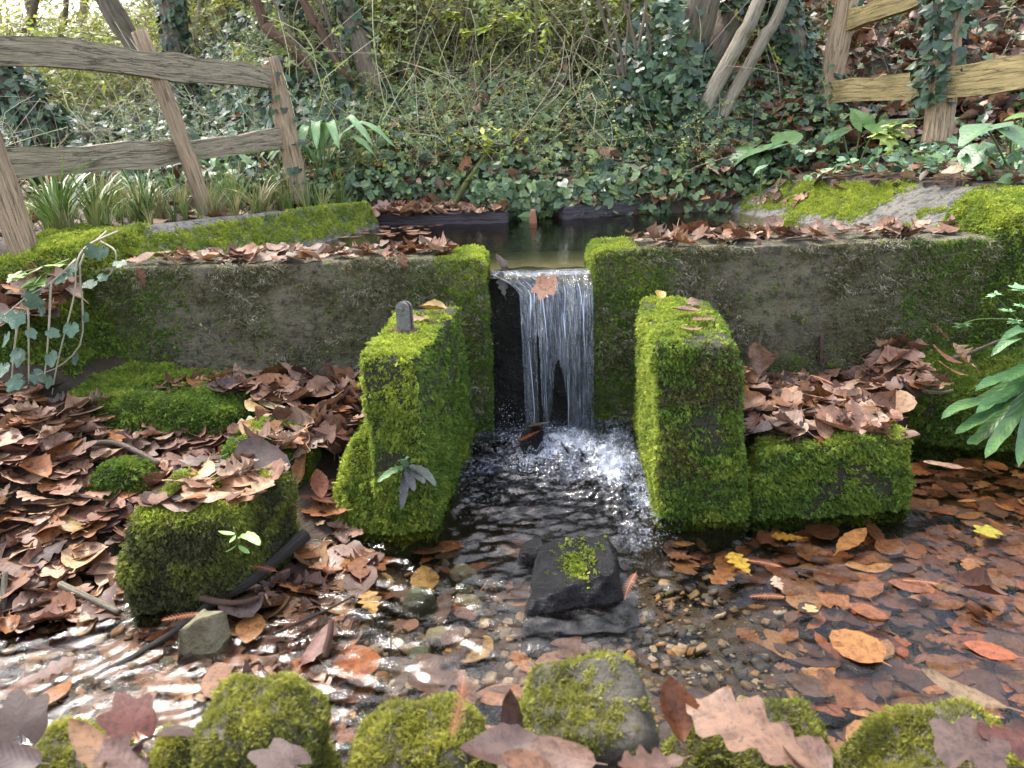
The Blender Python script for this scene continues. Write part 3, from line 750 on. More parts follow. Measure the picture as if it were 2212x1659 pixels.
# ================================================================== THE DAM
wl_ = root('concrete_wall', (-.6, 2.25, 0), 'long low concrete wall left of the waterfall, moss along its right end', 'wall')
X1, F1 = hexblock(*boxc(-1.30, -.068, 2.25, 2.48, -.05, .548), 40, .06, .010, 16, 3, .006)
obj('wall_body', X1, F1, M_wall, wl_)
Xe, Fe = hexblock([(-1.62, 2.10, .0), (-1.16, 2.2, .0), (-1.16, 2.62, 0), (-1.62, 2.7, 0)], [(-1.56, 2.20, .58), (-1.20, 2.26, .62), (-1.16, 2.62, .64), (-1.5, 2.7, .64)], 18, .3, .03, 8, 4)
obj('end_block', Xe, Fe, M_under, wl_)
wr_ = root('concrete_wall', (.9, 2.34, 0), 'long low concrete wall right of the waterfall, furred with dull scales of moss', 'wall')
X2, F2 = hexblock(*boxc(.262, 1.50, 2.30, 2.54, -.05, .55), 40, .06, .010, 16, 8, .006)
obj('wall_body', X2, F2, M_wall, wr_)
Xf, Ff = hexblock([(1.40, 2.22, .0), (1.95, 2.1, .0), (1.95, 2.6, 0), (1.42, 2.62, 0)], [(1.46, 2.3, .60), (1.9, 2.2, .64), (1.95, 2.6, .68), (1.46, 2.62, .67)], 18, .3, .03, 8, 14)
obj('end_block', Xf, Ff, M_under, wr_)
def wallmask(xedge, sgn, lo=.10):
    def f(P, Nn):
        fb = fbm(P, 9, 31); d = (P[:, 0]-xedge)*sgn      # metres inward from the spillway corner
        near = ss(.27, .10, d+.14*(fb-.5)*2)
        top = np.where(Nn[:, 2] > .6, ss(.16, .05, d)*1.0, 0)
        foot = ss(.20, .06, P[:, 2]-.02+.15*(fb-.5))
        endd = ss(.85, 1.12, d+.2*(fb-.5))
        face = np.maximum(np.maximum(near, foot*.9), np.maximum(endd, lo))
        return np.where(Nn[:, 2] > .6, top, face)*np.where(Nn[:, 1] > .5, 0, 1)
    return f
ymw = lambda xe, sg: (lambda P, Nn: np.clip(ss(.26, .04, (P[:, 0]-xe)*sg)*ss(.30, .56, P[:, 2])*.75+.5*ss(.5, .9, Nn[:, 2]), 0, 1))
moss(wl_, X1, F1, 3.2, .0085, 'moss', wallmask(-.068, -1, .02), ymix=ymw(-.068, -1), droop=.9)
moss(wr_, X2, F2, 3.2, .0085, 'moss', wallmask(.262, 1, .03), ymix=ymw(.262, 1), droop=.9)
FLAKE = (np.array([.15, .135, .065]), np.array([.40, .37, .27]), np.array([.045, .042, .02]))
fl = lambda P, Nn: np.where((Nn[:, 1] < -.5), ss(.35, .62, fbm(P, 9, 77)), 0)*.8
moss(wl_, X1, F1, 3.2, .0125, 'mossthin', fl, FLAKE, ymix=lambda P, Nn: ss(.45, .8, fbm(P, 30, 5))*.9, droop=1.2, name='dry_scales')
moss(wr_, X2, F2, 3.2, .0125, 'mossthin', fl, FLAKE, ymix=lambda P, Nn: ss(.45, .8, fbm(P, 30, 6))*.8, droop=1.2, name='dry_scales')
moss(wl_, Xe, Fe, 1.9, .012, 'moss', lambda P, Nn: np.where(P[:, 1] < 2.75, ss(.2, .45, fbm(P, 7, 2))+.15, 0), ymix=lambda P, Nn: ss(.35, .6, P[:, 2])*.75+.1)
moss(wr_, Xf, Ff, 1.9, .012, 'moss', lambda P, Nn: ss(.2, .45, fbm(P, 7, 2))+.15, ymix=lambda P, Nn: ss(.45, .65, P[:, 2])*.8)
# wet masonry under and behind the fall
wb = root('spillway', (.1, 2.36, 0), 'wet black masonry sill under the waterfall between the two walls', 'spillway')
Xs, Fs = hexblock(*boxc(-.07, .264, 2.345, 2.50, -.08, .470), 22, .08, .014, 18, 4)
obj('sill', Xs, Fs, M_wetwall, wb)
Xs2, Fs2 = hexblock(*boxc(-.068, .262, 2.31, 2.345, -.08, .20), 16, .2, .02, 22, 9)
obj('footing', Xs2, Fs2, M_wetwall, wb)
moss(wb, Xs, Fs, 1.2, .007, 'mossthin', lambda P, Nn: np.where(Nn[:, 1] < -.4, .5, 0), (MOSSD*.8, MOSSD*1.2, MOSSD*.5))

# ---- basin edges and kerbs round the pond
def slab(label, tops, bots, cat):
    r0 = root('basin_edge', (tops[0][0], tops[0][1], .4), label, cat)
    tp = smooth_path(tops, 24); bt = smooth_path(bots, 24); V = []; m = 10
    for a, b in zip(tp, bt):
        for j in range(m+1): V.append(a+(b-a)*j/m)
        out = (a-b); out[2] = 0; out /= np.linalg.norm(out)
        V.append(a+out*.07+np.array([0, 0, -.004])); V.append(a+out*.07+np.array([0, 0, -.3]))
    V = np.array(V); k = m+3
    order = [m+2, m+1] + list(range(0, m+1))
    F = [[i*k+order[j], i*k+order[j+1], (i+1)*k+order[j+1], (i+1)*k+order[j]] for i in range(23) for j in range(k-1)]
    F = np.array(F); nn = vnormals(V, F)
    if nn[5, 2] < 0: F = F[:, ::-1]
    V[:, 2] += (fbm(V, 8, 3)-.5)*.015
    obj('slab', V, F, M_conc, r0); return r0, V, F, tp, bt
lt = [(-1.30, 2.40, .640), (-1.02, 2.85, .625), (-.80, 3.2, .61), (-.615, 3.53, .59)]
lb = [(-.88, 2.40, .40), (-.75, 2.82, .40), (-.63, 3.2, .42), (-.555, 3.5, .45)]
le, Vl, Fl, tpl, btl = slab('sloping concrete pond edge on the left, mossy along its lower half', lt, lb, 'pond edge')
moss(le, Vl, Fl, 2.0, .010, 'moss', lambda P, Nn: np.where((Nn[:, 2] > .3), ss(.45, .54, fbm(V3(P[:, 0], P[:, 1]*.7, P[:, 2]), 14, 8)*.35+.46*ss(.635, .57, P[:, 2])+.11)*ss(.49, .515, P[:, 2]), 0), ymix=lambda P, Nn: .75+0*P[:, 0])
rt = [(1.80, 2.42, .665), (1.56, 3.05, .645), (1.30, 3.6, .62), (1.06, 3.92, .565)]
rb = [(1.30, 2.42, .40), (1.20, 2.95, .42), (1.06, 3.45, .44), (.92, 3.78, .46)]
re, Vr, Fr, tpr, btr = slab('sloping pale concrete pond edge on the right with bright moss cushions', rt, rb, 'pond edge')
def rmask(P, Nn):
    f = fbm(P, 10, 15)
    a = ss(2.98, 3.08, P[:, 1]+.12*(f-.5)*2-.35*(P[:, 2]-.58))*ss(3.62, 3.55, P[:, 1])*ss(.50, .535, P[:, 2]+.05*(f-.5))
    b = ss(2.66, 2.56, P[:, 1]+.2*(f-.5))*ss(.5, .53, P[:, 2])
    c = ss(3.62, 3.70, P[:, 1])*ss(.5, .62, f)
    return np.where(Nn[:, 2] > .25, np.maximum(np.maximum(a, b), np.maximum(c, ss(.60, .68, f)*.8)), 0)
moss(re, Vr, Fr, 2.2, .011, 'moss', rmask, ymix=lambda P, Nn: .95+0*P[:, 0])
for x0, y0, x1, y1, zt, lb_ in ((-.60, 3.58, .0, 3.50, .535, 'straight dark kerb left of the gap at the far side of the pond'), (.26, 3.56, .92, 3.82, .545, 'low dark kerb right of the gap at the far side of the pond')):
    d = np.array([x1-x0, y1-y0]); d /= np.linalg.norm(d); nrm = np.array([-d[1], d[0]])*.07
    A, B = np.array([x0, y0]), np.array([x1, y1])
    c = [A, B, B+nrm, A+nrm]
    Xk, Fk = hexblock([(*p, .40) for p in c], [(*p, zt) for p in c], 10, .15, .008, 14, 5)
    uvk = np.c_[Xk[:, 2]*4, Xk[:, 0]]
    tag(obj('kerb', Xk, Fk, M_kerb, uv=uvk), lb_, 'kerb', 'kerbs along the far side of the pond')
Xp, Fp = hexblock([PY(1143, 492, 3.47), PY(1160, 492, 3.47), PY(1160, 492, 3.51), PY(1143, 492, 3.51)], [PY(1146, 452, 3.47), PY(1158, 452, 3.47), PY(1157, 452, 3.51), PY(1147, 452, 3.51)], 5, .3, .003, 30, 2)
tag(obj('stake', Xp, Fp, m_simple('red brown wood', (.20, .075, .04), .7)), 'short red brown stake standing in the gap at the far pond edge', 'stake')

# ---- the two piers below the dam
pl = root('pier', (-.27, 1.7, 0), 'mossy concrete pier left of the outfall, iron strap on its top', 'pier')
Xa, Fa = hexblock([(-.335, 1.65, -.1), (-.192, 1.635, -.1), (-.125, 2.24, -.1), (-.30, 2.24, -.1)], [(-.338, 1.658, .432), (-.215, 1.630, .435), (-.135, 2.08, .445), (-.295, 2.06, .44)], 26, .10, .012, 15, 5, .008)
obj('pier_body', Xa, Fa, M_under, pl)
Xb, Fb = hexblock([(-.50, 1.63, -.1), (-.20, 1.60, -.1), (-.22, 1.85, -.1), (-.46, 1.98, -.1)], [(-.42, 1.72, .20), (-.27, 1.66, .14), (-.27, 1.85, .22), (-.37, 1.92, .24)], 18, .55, .02, 10, 6, .012)
obj('footing', Xb, Fb, M_under, pl)
ypl = lambda P, Nn: np.clip(.9*ss(.5, .9, Nn[:, 2])+.62*ss(.1, .8, -Nn[:, 1])+.6*ss(.2, .8, -Nn[:, 0])-.75*ss(.25, .7, Nn[:, 0]) - .25*ss(.16, .02, P[:, 2]), 0, 1)  # lit top, front and left and shaded right face painted into the moss colour
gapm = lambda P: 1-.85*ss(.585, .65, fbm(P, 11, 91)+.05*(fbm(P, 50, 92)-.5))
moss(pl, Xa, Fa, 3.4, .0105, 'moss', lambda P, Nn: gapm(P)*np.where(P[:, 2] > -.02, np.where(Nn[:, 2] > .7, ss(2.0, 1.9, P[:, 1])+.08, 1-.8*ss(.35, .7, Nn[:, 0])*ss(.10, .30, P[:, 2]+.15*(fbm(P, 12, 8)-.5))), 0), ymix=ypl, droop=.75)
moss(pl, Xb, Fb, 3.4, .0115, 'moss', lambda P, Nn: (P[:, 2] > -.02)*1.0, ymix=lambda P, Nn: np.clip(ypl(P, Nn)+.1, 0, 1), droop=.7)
# bent iron strap with its bolt
s0 = PZ(876, 716, .445)
def strap(w, d, h, t):
    prof = [(-w, 0), (-w*.93, h*.55), (-w*.75, h*.85), (-w*.35, h*.985), (0, h), (w*.35, h*.985), (w*.75, h*.85), (w*.93, h*.55), (w, 0)]
    inn = [(x*(1-t/w), z-(t if z > h*.5 else 0)) for x, z in prof]
    V = []
    for y in (-d, d):
        V += [(x, y, z) for x, z in prof] + [(x, y, z) for x, z in inn]
    n = len(prof); F = []
    for i in range(n-1):
        F += [[i, i+1, n+i+1, n+i][::-1], [2*n+i, 2*n+i+1, 3*n+i+1, 3*n+i], [i, 2*n+i, 2*n+i+1, i+1][::-1], [n+i, n+i+1, 3*n+i+1, 3*n+i]]
    F += [[0, n, 3*n, 2*n], [n-1, 2*n-1, 4*n-1, 3*n-1]]
    return np.array(V), F
def plate(w, h, y0, y1, seg=9):
    pr_ = [(-w, 0)] + [(-w*math.cos(math.pi*k/seg), h-w+w*math.sin(math.pi*k/seg)) for k in range(seg+1)] + [(w, 0)]
    n = len(pr_); V = [(x, y, z) for y in (y0, y1) for x, z in pr_]
    F = [[i, (i+1) % n, n+(i+1) % n, n+i][::-1] for i in range(n)] + [list(range(n)), [n+i for i in range(n)][::-1]]
    return np.array(V), F
c_, s_ = math.cos(-.35), math.sin(-.35)
rot = lambda V: np.c_[V[:, 0]*c_-V[:, 1]*s_, V[:, 0]*s_+V[:, 1]*c_, V[:, 2]]
V, F = plate(.0175, .076, -.010, -.004); st_ = obj('iron_strap', rot(V)+s0, F, M_iron, pl, smooth=False)
V, F = plate(.0140, .071, -.0039, .008); obj('spacer', rot(V)+s0, F, M_rust, st_, smooth=False)
V, F = plate(.0170, .074, .0081, .014); obj('back_strap', rot(V)+s0, F, M_iron, st_, smooth=False)
b0, bF = hexblock(*boxc(-.032, .034, -.018, .020, -.006, .008), 4, .3, .002, 40, 1); obj('base_plate', rot(b0)+s0, bF, M_rust, st_)
bv, bf, _ = tube([(0, -.010, .058), (0, -.017, .058)], .0042, 6); obj('bolt', rot(bv)+s0, bf, M_iron, st_, smooth=False)

pr = root('pier', (.43, 1.68, 0), 'mossy concrete pier right of the outfall with brown tinged front', 'pier')
Xc, Fc = hexblock([(.352, 1.632, -.1), (.568, 1.635, -.1), (.59, 2.28, -.1), (.395, 2.28, -.1)], [(.330, 1.70, .432), (.505, 1.648, .435), (.540, 2.09, .445), (.368, 2.11, .45)], 28, .09, .012, 15, 25, .008)
obj('pier_body', Xc, Fc, M_under, pr)
ypr = lambda P, Nn: np.clip(.75*ss(.5, .9, Nn[:, 2])+.8*ss(.2, .8, -Nn[:, 0])+.15*ss(.1, .8, -Nn[:, 1]), 0, 1)  # lit top and left side painted in as a yellower moss colour
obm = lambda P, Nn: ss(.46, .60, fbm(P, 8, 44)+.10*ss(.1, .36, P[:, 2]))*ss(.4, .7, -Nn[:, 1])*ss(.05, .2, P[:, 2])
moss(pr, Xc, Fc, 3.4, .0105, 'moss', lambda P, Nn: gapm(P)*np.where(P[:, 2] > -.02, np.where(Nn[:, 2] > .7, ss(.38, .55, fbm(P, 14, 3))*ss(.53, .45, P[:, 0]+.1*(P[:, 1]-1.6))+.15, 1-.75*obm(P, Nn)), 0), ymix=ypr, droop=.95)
moss(pr, Xc, Fc, 2.6, .0105, 'moss', lambda P, Nn: obm(P, Nn)*(P[:, 2] > -.02), (MOSSO, MOSSB*1.4, MOSSD), ymix=lambda P, Nn: .5+0*P[:, 0], droop=1.0, name='brown_moss')
Xd, Fd = hexblock([(.562, 1.63, -.1), (.968, 1.665, -.1), (.99, 1.80, -.1), (.57, 1.80, -.1)], [(.590, 1.655, .165), (.935, 1.675, .19), (.965, 1.80, .185), (.62, 1.80, .165)], 20, .16, .012, 14, 7, .010)
bl = obj('mossy_stone', Xd, Fd, M_under); tag(bl, 'low oblong stone thick with green moss at the foot of the right pier', 'stone')
moss(bl, Xd, Fd, 3.4, .0115, 'moss', lambda P, Nn: gapm(P+.3)*(P[:, 2] > -.03)*(1-.6*ss(.6, .9, Nn[:, 2])*ss(1.68, 1.72, P[:, 1])), ymix=lambda P, Nn: .45*ss(.3, .9, Nn[:, 2])+.30*ss(.7, .95, P[:, 0])*ss(.02, .15, P[:, 2])+.22*ss(.02, .18, P[:, 2]), droop=.9)

# ---- other mossy stones
def stone(label, bot, top, rnd, dens=2.6, size=.011, key='moss', mask=None, ym=None, cols=(MOSSG, MOSSY, MOSSD), m=M_under, n=18, amp=.018, freq=11, seed=0, amp2=.012, group=None, droop=.6, name='mossy_stone', cat='stone'):
    X, F = hexblock(bot, top, n, rnd, amp, freq, seed, amp2, 5)
    o = obj(name, X, F, m); tag(o, label, cat, group)
    if dens: moss(o, X, F, dens, size, key, mask or (lambda P, Nn: (Nn[:, 2] > -.6)*1.0), cols, ym, droop)
    return o, X, F
stone('big square mossy stone with brown leaves heaped on top, left of the stream', [(-.800, 1.325, -.10), (-.625, 1.345, -.10), (-.50, 1.60, -.10), (-.78, 1.62, -.10)],
      [(-.785, 1.352, .205), (-.585, 1.352, .205), (-.485, 1.575, .20), (-.735, 1.63, .20)], .26, 3.2, .0105, seed=3, amp2=.022, amp=.02,
      cols=(MOSSO*.95, MOSSY*.95, MOSSD), ym=lambda P, Nn: np.clip(.75*ss(.4, .9, Nn[:, 2])+.3*ss(.5, .9, Nn[:, 0])+.1, 0, 1), droop=.9, n=24)
stone('long mossy ledge along the foot of the left wall, partly under leaves', [(-1.30, 1.93, -.05), (-.74, 1.93, -.05), (-.70, 2.26, -.05), (-1.34, 2.26, -.05)],
      [(-1.28, 1.98, .225), (-.80, 1.98, .200), (-.70, 2.26, .19), (-1.32, 2.26, .30)], .35, 2.8, .0115, seed=12, amp2=.03, ym=lambda P, Nn: .45*ss(.5, .9, Nn[:, 2])*ss(-.8, -1.1, P[:, 0])+.08)
stone('small dark mossy lump beside the fallen twig on the left bank', [(-1.07, 1.68, -.02), (-.90, 1.68, -.02), (-.88, 1.82, -.02), (-1.05, 1.82, -.02)],
      [(-1.04, 1.72, .145), (-.92, 1.72, .145), (-.91, 1.81, .14), (-1.03, 1.81, .14)], .6, 2.6, .011, seed=18, ym=lambda P, Nn: .3*ss(.5, .9, Nn[:, 2]))
stone('mossy stone half under brown leaves behind the big square stone', [(-.77, 1.74, -.02), (-.53, 1.74, -.02), (-.50, 1.95, -.02), (-.74, 1.98, -.02)],
      [(-.74, 1.78, .165), (-.56, 1.77, .14), (-.53, 1.93, .17), (-.72, 1.95, .20)], .4, 2.6, .011, seed=19, ym=lambda P, Nn: .4*ss(.5, .9, Nn[:, 2])+.05, n=14)
stone('dark mossy foot of the bank under the hart\'s tongue fern on the right', [(1.18, 1.98, -.1), (1.75, 1.90, -.1), (1.8, 2.32, -.1), (1.12, 2.30, -.1)],
      [(1.22, 2.08, .13), (1.7, 2.0, .26), (1.75, 2.32, .32), (1.14, 2.30, .16)], .4, 2.2, .011, seed=21, amp2=.03, ym=lambda P, Nn: .22*ss(.4, .9, Nn[:, 2]))
stone('mossy earth bank under the trailing ivy at the left edge', [(-2.0, 1.95, .0), (-1.22, 2.02, .0), (-1.18, 2.32, .0), (-2.0, 2.35, .0)],
      [(-1.95, 2.08, .44), (-1.30, 2.10, .46), (-1.24, 2.30, .56), (-1.95, 2.32, .52)], .4, 2.4, .012, seed=23, amp2=.04, amp=.025, ym=lambda P, Nn: .7*ss(.4, .9, Nn[:, 2])+.12, name='mossy_bank', n=22, cat='bank')
ck = lambda P, Nn: np.exp(-(((P[:, 0]-.125)/.030)**2+((P[:, 1]-1.39)/.035)**2))*1.1*ss(.35, .6, Nn[:, 2])*ss(.35, .55, fbm(P, 25, 3))
stone('wet black rock in mid stream with a small tuft of bright moss', [(-.005, 1.262, -.09), (.250, 1.318, -.09), (.27, 1.50, -.09), (.03, 1.52, -.09)],
      [(.020, 1.300, .036), (.200, 1.352, .056), (.195, 1.45, .092), (.05, 1.46, .070)], .14, 5, .0085, mask=ck, ym=lambda P, Nn: .8+0*P[:, 0], m=M_wetrock, n=40, amp=.014, freq=22, seed=33, amp2=.011, name='rock')
stone('dark wet stone just above the water behind the black rock', [(-.02, 1.46, -.08), (.08, 1.46, -.08), (.08, 1.55, -.08), (-.01, 1.55, -.08)],
      [(-.005, 1.48, .035), (.06, 1.48, .045), (.06, 1.54, .04), (.0, 1.54, .03)], .5, 0, m=M_wetrock, n=10, seed=33, name='rock')
q = PZ(430, 1385, .02)
stone('pale angular grey stone leaning against the wet log', [q+(-.055, -.03, -.06), q+(.05, -.02, -.06), q+(.05, .05, -.06), q+(-.03, .05, -.06)],
      [q+(-.035, -.012, .035), q+(.012, -.01, .06), q+(.05, .04, .04), q+(.0, .045, .05)], .16, 0, m=M_greyrock, n=10, seed=37, amp=.008, freq=22, amp2=.012, name='rock')
q = PZ(905, 1297, -.02)
stone('round olive stone under shallow water left of the black rock', [q+(-.045, -.03, -.05), q+(.04, -.03, -.05), q+(.045, .05, -.05), q+(-.04, .05, -.05)],
      [q+(-.04, -.02, .022), q+(.03, -.02, .025), q+(.035, .04, .025), q+(-.03, .04, .02)], .95, 0, m=M_olive, n=10, seed=38, amp=.006, name='rock')
for px, py, s, lb in ((1000, 1235, .03, 'small tan cobble under the water near the left pier'), (950, 1370, .028, 'flat buff cobble in the shallow gravel'), (905, 1410, .022, 'small yellow green cobble in the shallow gravel'), (1010, 1300, .03, 'small dark cobble under the water beside the round olive stone')):
    q = PZ(px, py, -.05)
    X, F = hexblock(*[[tuple(q+np.array(c)*s) for c in cc] for cc in boxc(-1, 1, -.7, .8, -.7, .35)], 8, .8, .3*s, 40, int(px))
    tag(obj('cobble', X, F, [M_greyrock, M_olive][int(px) % 2]), lb, 'cobble')

# ---- stones of the near bank
proto('mossnear', [make_mesh('moss_frond', *tuft(18, 1.1, 1.0, .15, 50+s, .95, True), M_moss, smooth=False) for s in range(5)])
NEARC = (np.array([.14, .15, .032]), np.array([.34, .33, .06]), np.array([.045, .04, .018]))
def fg(label, xl, xr, ytop, yd, seed, rnd=.68, **kw):
    a = PY(xl, ytop+40, yd); b = PY(xr, ytop+40, yd); t = PY((xl+xr)/2, ytop+22, yd)[2]-.008
    w = b[0]-a[0]; x0, x1 = a[0], b[0]; dpt = min(.16, .7*w+.02)
    return stone(label, [(x0-.01, yd-dpt*.6, .02), (x1+.01, yd-dpt*.6, .02), (x1, yd+dpt*.5, .02), (x0, yd+dpt*.5, .02)],
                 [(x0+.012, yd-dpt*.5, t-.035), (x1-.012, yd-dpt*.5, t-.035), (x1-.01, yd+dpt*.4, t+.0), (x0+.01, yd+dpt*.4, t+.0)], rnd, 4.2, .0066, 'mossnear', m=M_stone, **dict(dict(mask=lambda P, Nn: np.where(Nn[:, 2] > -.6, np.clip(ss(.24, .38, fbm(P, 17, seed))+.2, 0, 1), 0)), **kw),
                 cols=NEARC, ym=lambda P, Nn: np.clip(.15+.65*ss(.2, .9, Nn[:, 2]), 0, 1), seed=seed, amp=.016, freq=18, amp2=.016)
bare = lambda P, Nn: np.where(Nn[:, 2] > -.6, np.clip(ss(.36, .50, fbm(P, 16, 61)-.25*ss(.11, .15, P[:, 0]))+.05, 0, 1), 0)
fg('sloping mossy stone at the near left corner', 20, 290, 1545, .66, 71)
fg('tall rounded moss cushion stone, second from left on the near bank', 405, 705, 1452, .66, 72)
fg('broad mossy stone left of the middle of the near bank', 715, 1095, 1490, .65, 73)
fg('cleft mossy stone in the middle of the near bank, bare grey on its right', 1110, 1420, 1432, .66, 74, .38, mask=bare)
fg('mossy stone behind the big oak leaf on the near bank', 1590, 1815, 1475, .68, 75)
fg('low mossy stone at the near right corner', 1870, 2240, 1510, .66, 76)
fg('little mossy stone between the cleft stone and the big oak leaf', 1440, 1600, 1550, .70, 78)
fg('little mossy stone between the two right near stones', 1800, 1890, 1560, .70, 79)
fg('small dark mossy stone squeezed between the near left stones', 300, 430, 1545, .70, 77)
# ================================================================== THE FALL
def fall():
    nu, nv = 110, 70; V = []; UV = []; drop = []
    U = np.linspace(0, 1, nu+1); T = np.linspace(0, 1, nv+1)
    for j, t in enumerate(T):
        tt = t*.325
        for i, u in enumerate(U):
            xl = -.050+.075*ss(.05, .35, t)+.015*t; xr = .258-.006*t
            x = xl+(xr-xl)*u
            V.append((x, t, u))
    A = np.array(V); x, t, u = A.T
    ridge = np.exp(-((u-.42)/.10)**2)*np.exp(-((t-.22)/.30)**2)
    q = V3(u*1.0, t*.10, 0*t)
    n1 = fbm(q, 15, 3, 3)-.5; n2 = fbm(q, 45, 9, 2)-.5; n3 = fbm(V3(u, t*.3), 8, 12)-.5
    tt = t*.315
    vel = .40+.12*n3+.10*ridge
    y = 2.345 - vel*tt + n1*.03*ss(.02, .3, t) + n2*.008
    z = .482 - 4.9*tt**2 - .012*t
    lead = ss(0, .06, t)
    z = np.where(t < .02, .483, z)
    X = np.stack([x + n1*.018*t, y - ridge*.02, z], 1)
    # the sheet starts a little way back over the sill
    k = nu+1
    back = X[:k].copy(); back[:, 1] += .022; back[:, 2] = .4855
    X = np.vstack([back, X]); UVv = np.vstack([np.c_[U, -.1+0*U], np.c_[u, t]])
    F = []
    for j in range(nv+1):
        for i in range(nu):
            a = j*k+i; uc = U[i]; tc = T[j-1] if j else -.1
            hole = abs(uc-.47-.02*math.sin(9*tc)) < .145*max(0, (tc-.70)/.30)**.55 if tc > .70 else False
            slit = tc > .45 and abs(uc-.20-.03*tc) < .018*(tc-.45)/.55*2
            if hole or slit: continue
            F.append([a, a+1, a+k+1, a+k])
    return X, F, UVv
X, F, UVv = fall()
wf = obj('waterfall', X, F, M_fall, origin=(.1, 2.2, 0), uv=UVv); tag(wf, kind='structure')
# thicker ropes of water on the sheet
ropes = []
for k in range(14):
    u = rng.uniform(.03, .99); L0 = rng.uniform(.02, .8); L1 = min(1.0, L0+rng.uniform(.10, .45))
    ts = np.linspace(L0, L1, 14); tt = ts*.315
    xx = (-.050+.075*ss(.05, .35, ts)+.015*ts); xx = xx+(.252-xx)*u + .004*np.sin(ts*9+k)
    P = np.stack([xx, 2.338-(.43+.05*rng.random())*tt, .484-4.9*tt**2-.012*ts], 1)
    if .36 < u < .60 and L1 > .72: P = P[:7]
    ropes.append(tube(P, np.sin(np.linspace(.25, 3.0, len(P)))*.0022*rng.uniform(.25, .8), 5, cap=False))
def joinm(parts):
    V = []; F = []; UV = []; b = 0
    for v, f, uv in parts:
        V.append(v); F += [[b+i for i in q] for q in f]; UV.append(uv); b += len(v)
    return np.vstack(V), F, np.vstack(UV)
M_rope = m_simple('water thread', (.50, .56, .70), .08)
V, F, UV = joinm(ropes); ro = obj('water_threads', V, F, M_rope, origin=(.1, 2.2, 0), uv=UV); ro['kind'] = 'stuff'; tag(ro, 'bright threads of water running down the waterfall', 'water')
# spray and bubbles
P = []
for k in range(200):                        # spray thrown to the left from the splash
    a = rng.normal(.0, .5); d = rng.gamma(2.0, .045); P.append((.05-d*math.cos(a)*1.0, 2.12+.05*rng.normal(), max(.005, .06+d*(.75+.5*rng.random())-3.6*d*d+.012*rng.normal())))
for k in range(60):
    P.append((.13+.09*rng.normal(), 2.10+.06*rng.normal(), abs(.05*rng.normal())+.01))
P = np.array(P); n1_ = len(P)
bx = .30+.055*rng.normal(size=120); by = 1.86+.20*rng.normal(size=120)
B = np.c_[bx, by, .012+.025*rng.random(120)]; B = B[(bx < .36) & (by > 1.45)]
bx = rng.uniform(-.16, .33, 40); by = rng.uniform(1.6, 2.1, 40); B2 = np.c_[bx, by, 0*bx+.003]
P = np.vstack([P, B, B2]); S = np.r_[.0008+.0016*rng.random(n1_)**3, .0008+.0015*rng.random(len(P)-n1_)**3]
scatter('spray', 'drop', P, np.zeros((len(P), 3)), S, np.ones((len(P), 3)), None, 'fine spray of drops thrown up at the foot of the waterfall', 'spray')
# stones and leaves the fall breaks on
q = np.array([.06, 2.10, 0])
stone('wet dark stone that the fall breaks on', [q+(-.06, -.06, -.08), q+(.05, -.06, -.08), q+(.06, .06, -.08), q+(-.06, .06, -.08)],
      [q+(-.04, -.03, .055), q+(.03, -.03, .055), q+(.03, .05, .075), q+(-.03, .05, .07)], .6, 0, m=M_wetrock, n=14, seed=45, amp=.012, name='rock')
leaf('maple', 3, PZ(1180, 612, .478), .10, (.30, .15, .09), 2.6, -.9, 'wet brown leaf caught on the lip of the fall with water sliding over it', wet=True)
leaf('hazel', 3, PZ(1082, 572, .495), .085, (.22, .17, .16), 1.2, 1.1, 'curled grey leaf jammed at the left corner of the spillway', wet=True)
leaf('oak', 2, PZ(1085, 612, .455), .075, (.13, .11, .11), .5, 1.3, 'dark wet leaf plastered under the left corner of the spillway', wet=True)
leaf('hazel', 0, (.075, 2.085, .085), .075, (.45, .40, .22), .3, -.5, 'pale yellow leaf under the foot of the waterfall', wet=True)
leaf('oak', 0, (.045, 2.05, .065), .07, (.32, .10, .05), 1.3, -.5, 'red brown leaf stuck on the stone at the foot of the fall', wet=True)

# ================================================================== NAMED LEAVES
def hero(px, py, z, kind, var, L, col, yaw, tilt, label, wet=False, roll=0.0, yd=None):
    p = PY(px, py, yd) if yd else PZ(px, py, z)
    return leaf(kind, var, p, L, col, math.radians(yaw), math.radians(tilt), label, None, wet, roll=math.radians(roll))
hero(1850, 1395, .002, 'hazel', 0, .105, (.36, .17, .05), 30, 0, 'large round tan leaf lying flat in the clear water at lower right', True)
hero(1875, 1320, .003, 'beech', 0, .075, (.24, .09, .035), 55, 3, 'orange brown oval leaf in the water just behind the large round tan leaf', True)
hero(1700, 1160, .003, 'oak', 0, .07, (.32, .18, .03), 80, 0, 'yellow mottled leaf floating in front of the low oblong stone', True)
hero(1840, 1165, .004, 'long', 0, .13, (.25, .13, .05), -50, 4, 'long pointed brown leaf floating in front of the low oblong stone', True)
hero(1597, 1215, .003, 'oak', 0, .085, (.42, .30, .05), 10, 0, 'yellow oak leaf floating where the gravel meets the sunken leaves', True)
hero(2140, 1150, .004, 'maple', 0, .07, (.36, .36, .06), 30, 0, 'yellow green maple leaf floating at the far right edge of the stream', True)
hero(1680, 1262, .006, 'oak', 1, .045, (.46, .36, .29), 0, 5, 'tiny pale pinkish oak leaf floating among the sunken brown leaves')
hero(1755, 1315, .004, 'maple', 0, .035, (.48, .40, .22), 80, 0, 'tiny pale yellow maple leaf floating near the large round tan leaf')
hero(2040, 1005, .012, 'long', 0, .105, (.52, .38, .30), 75, 6, 'long pale pinkish leaf floating beside the low oblong stone')
hero(1965, 1265, .003, 'beech', 1, .08, (.20, .08, .035), 70, 2, 'red brown oval leaf lying in the shallow water right of the middle', True)
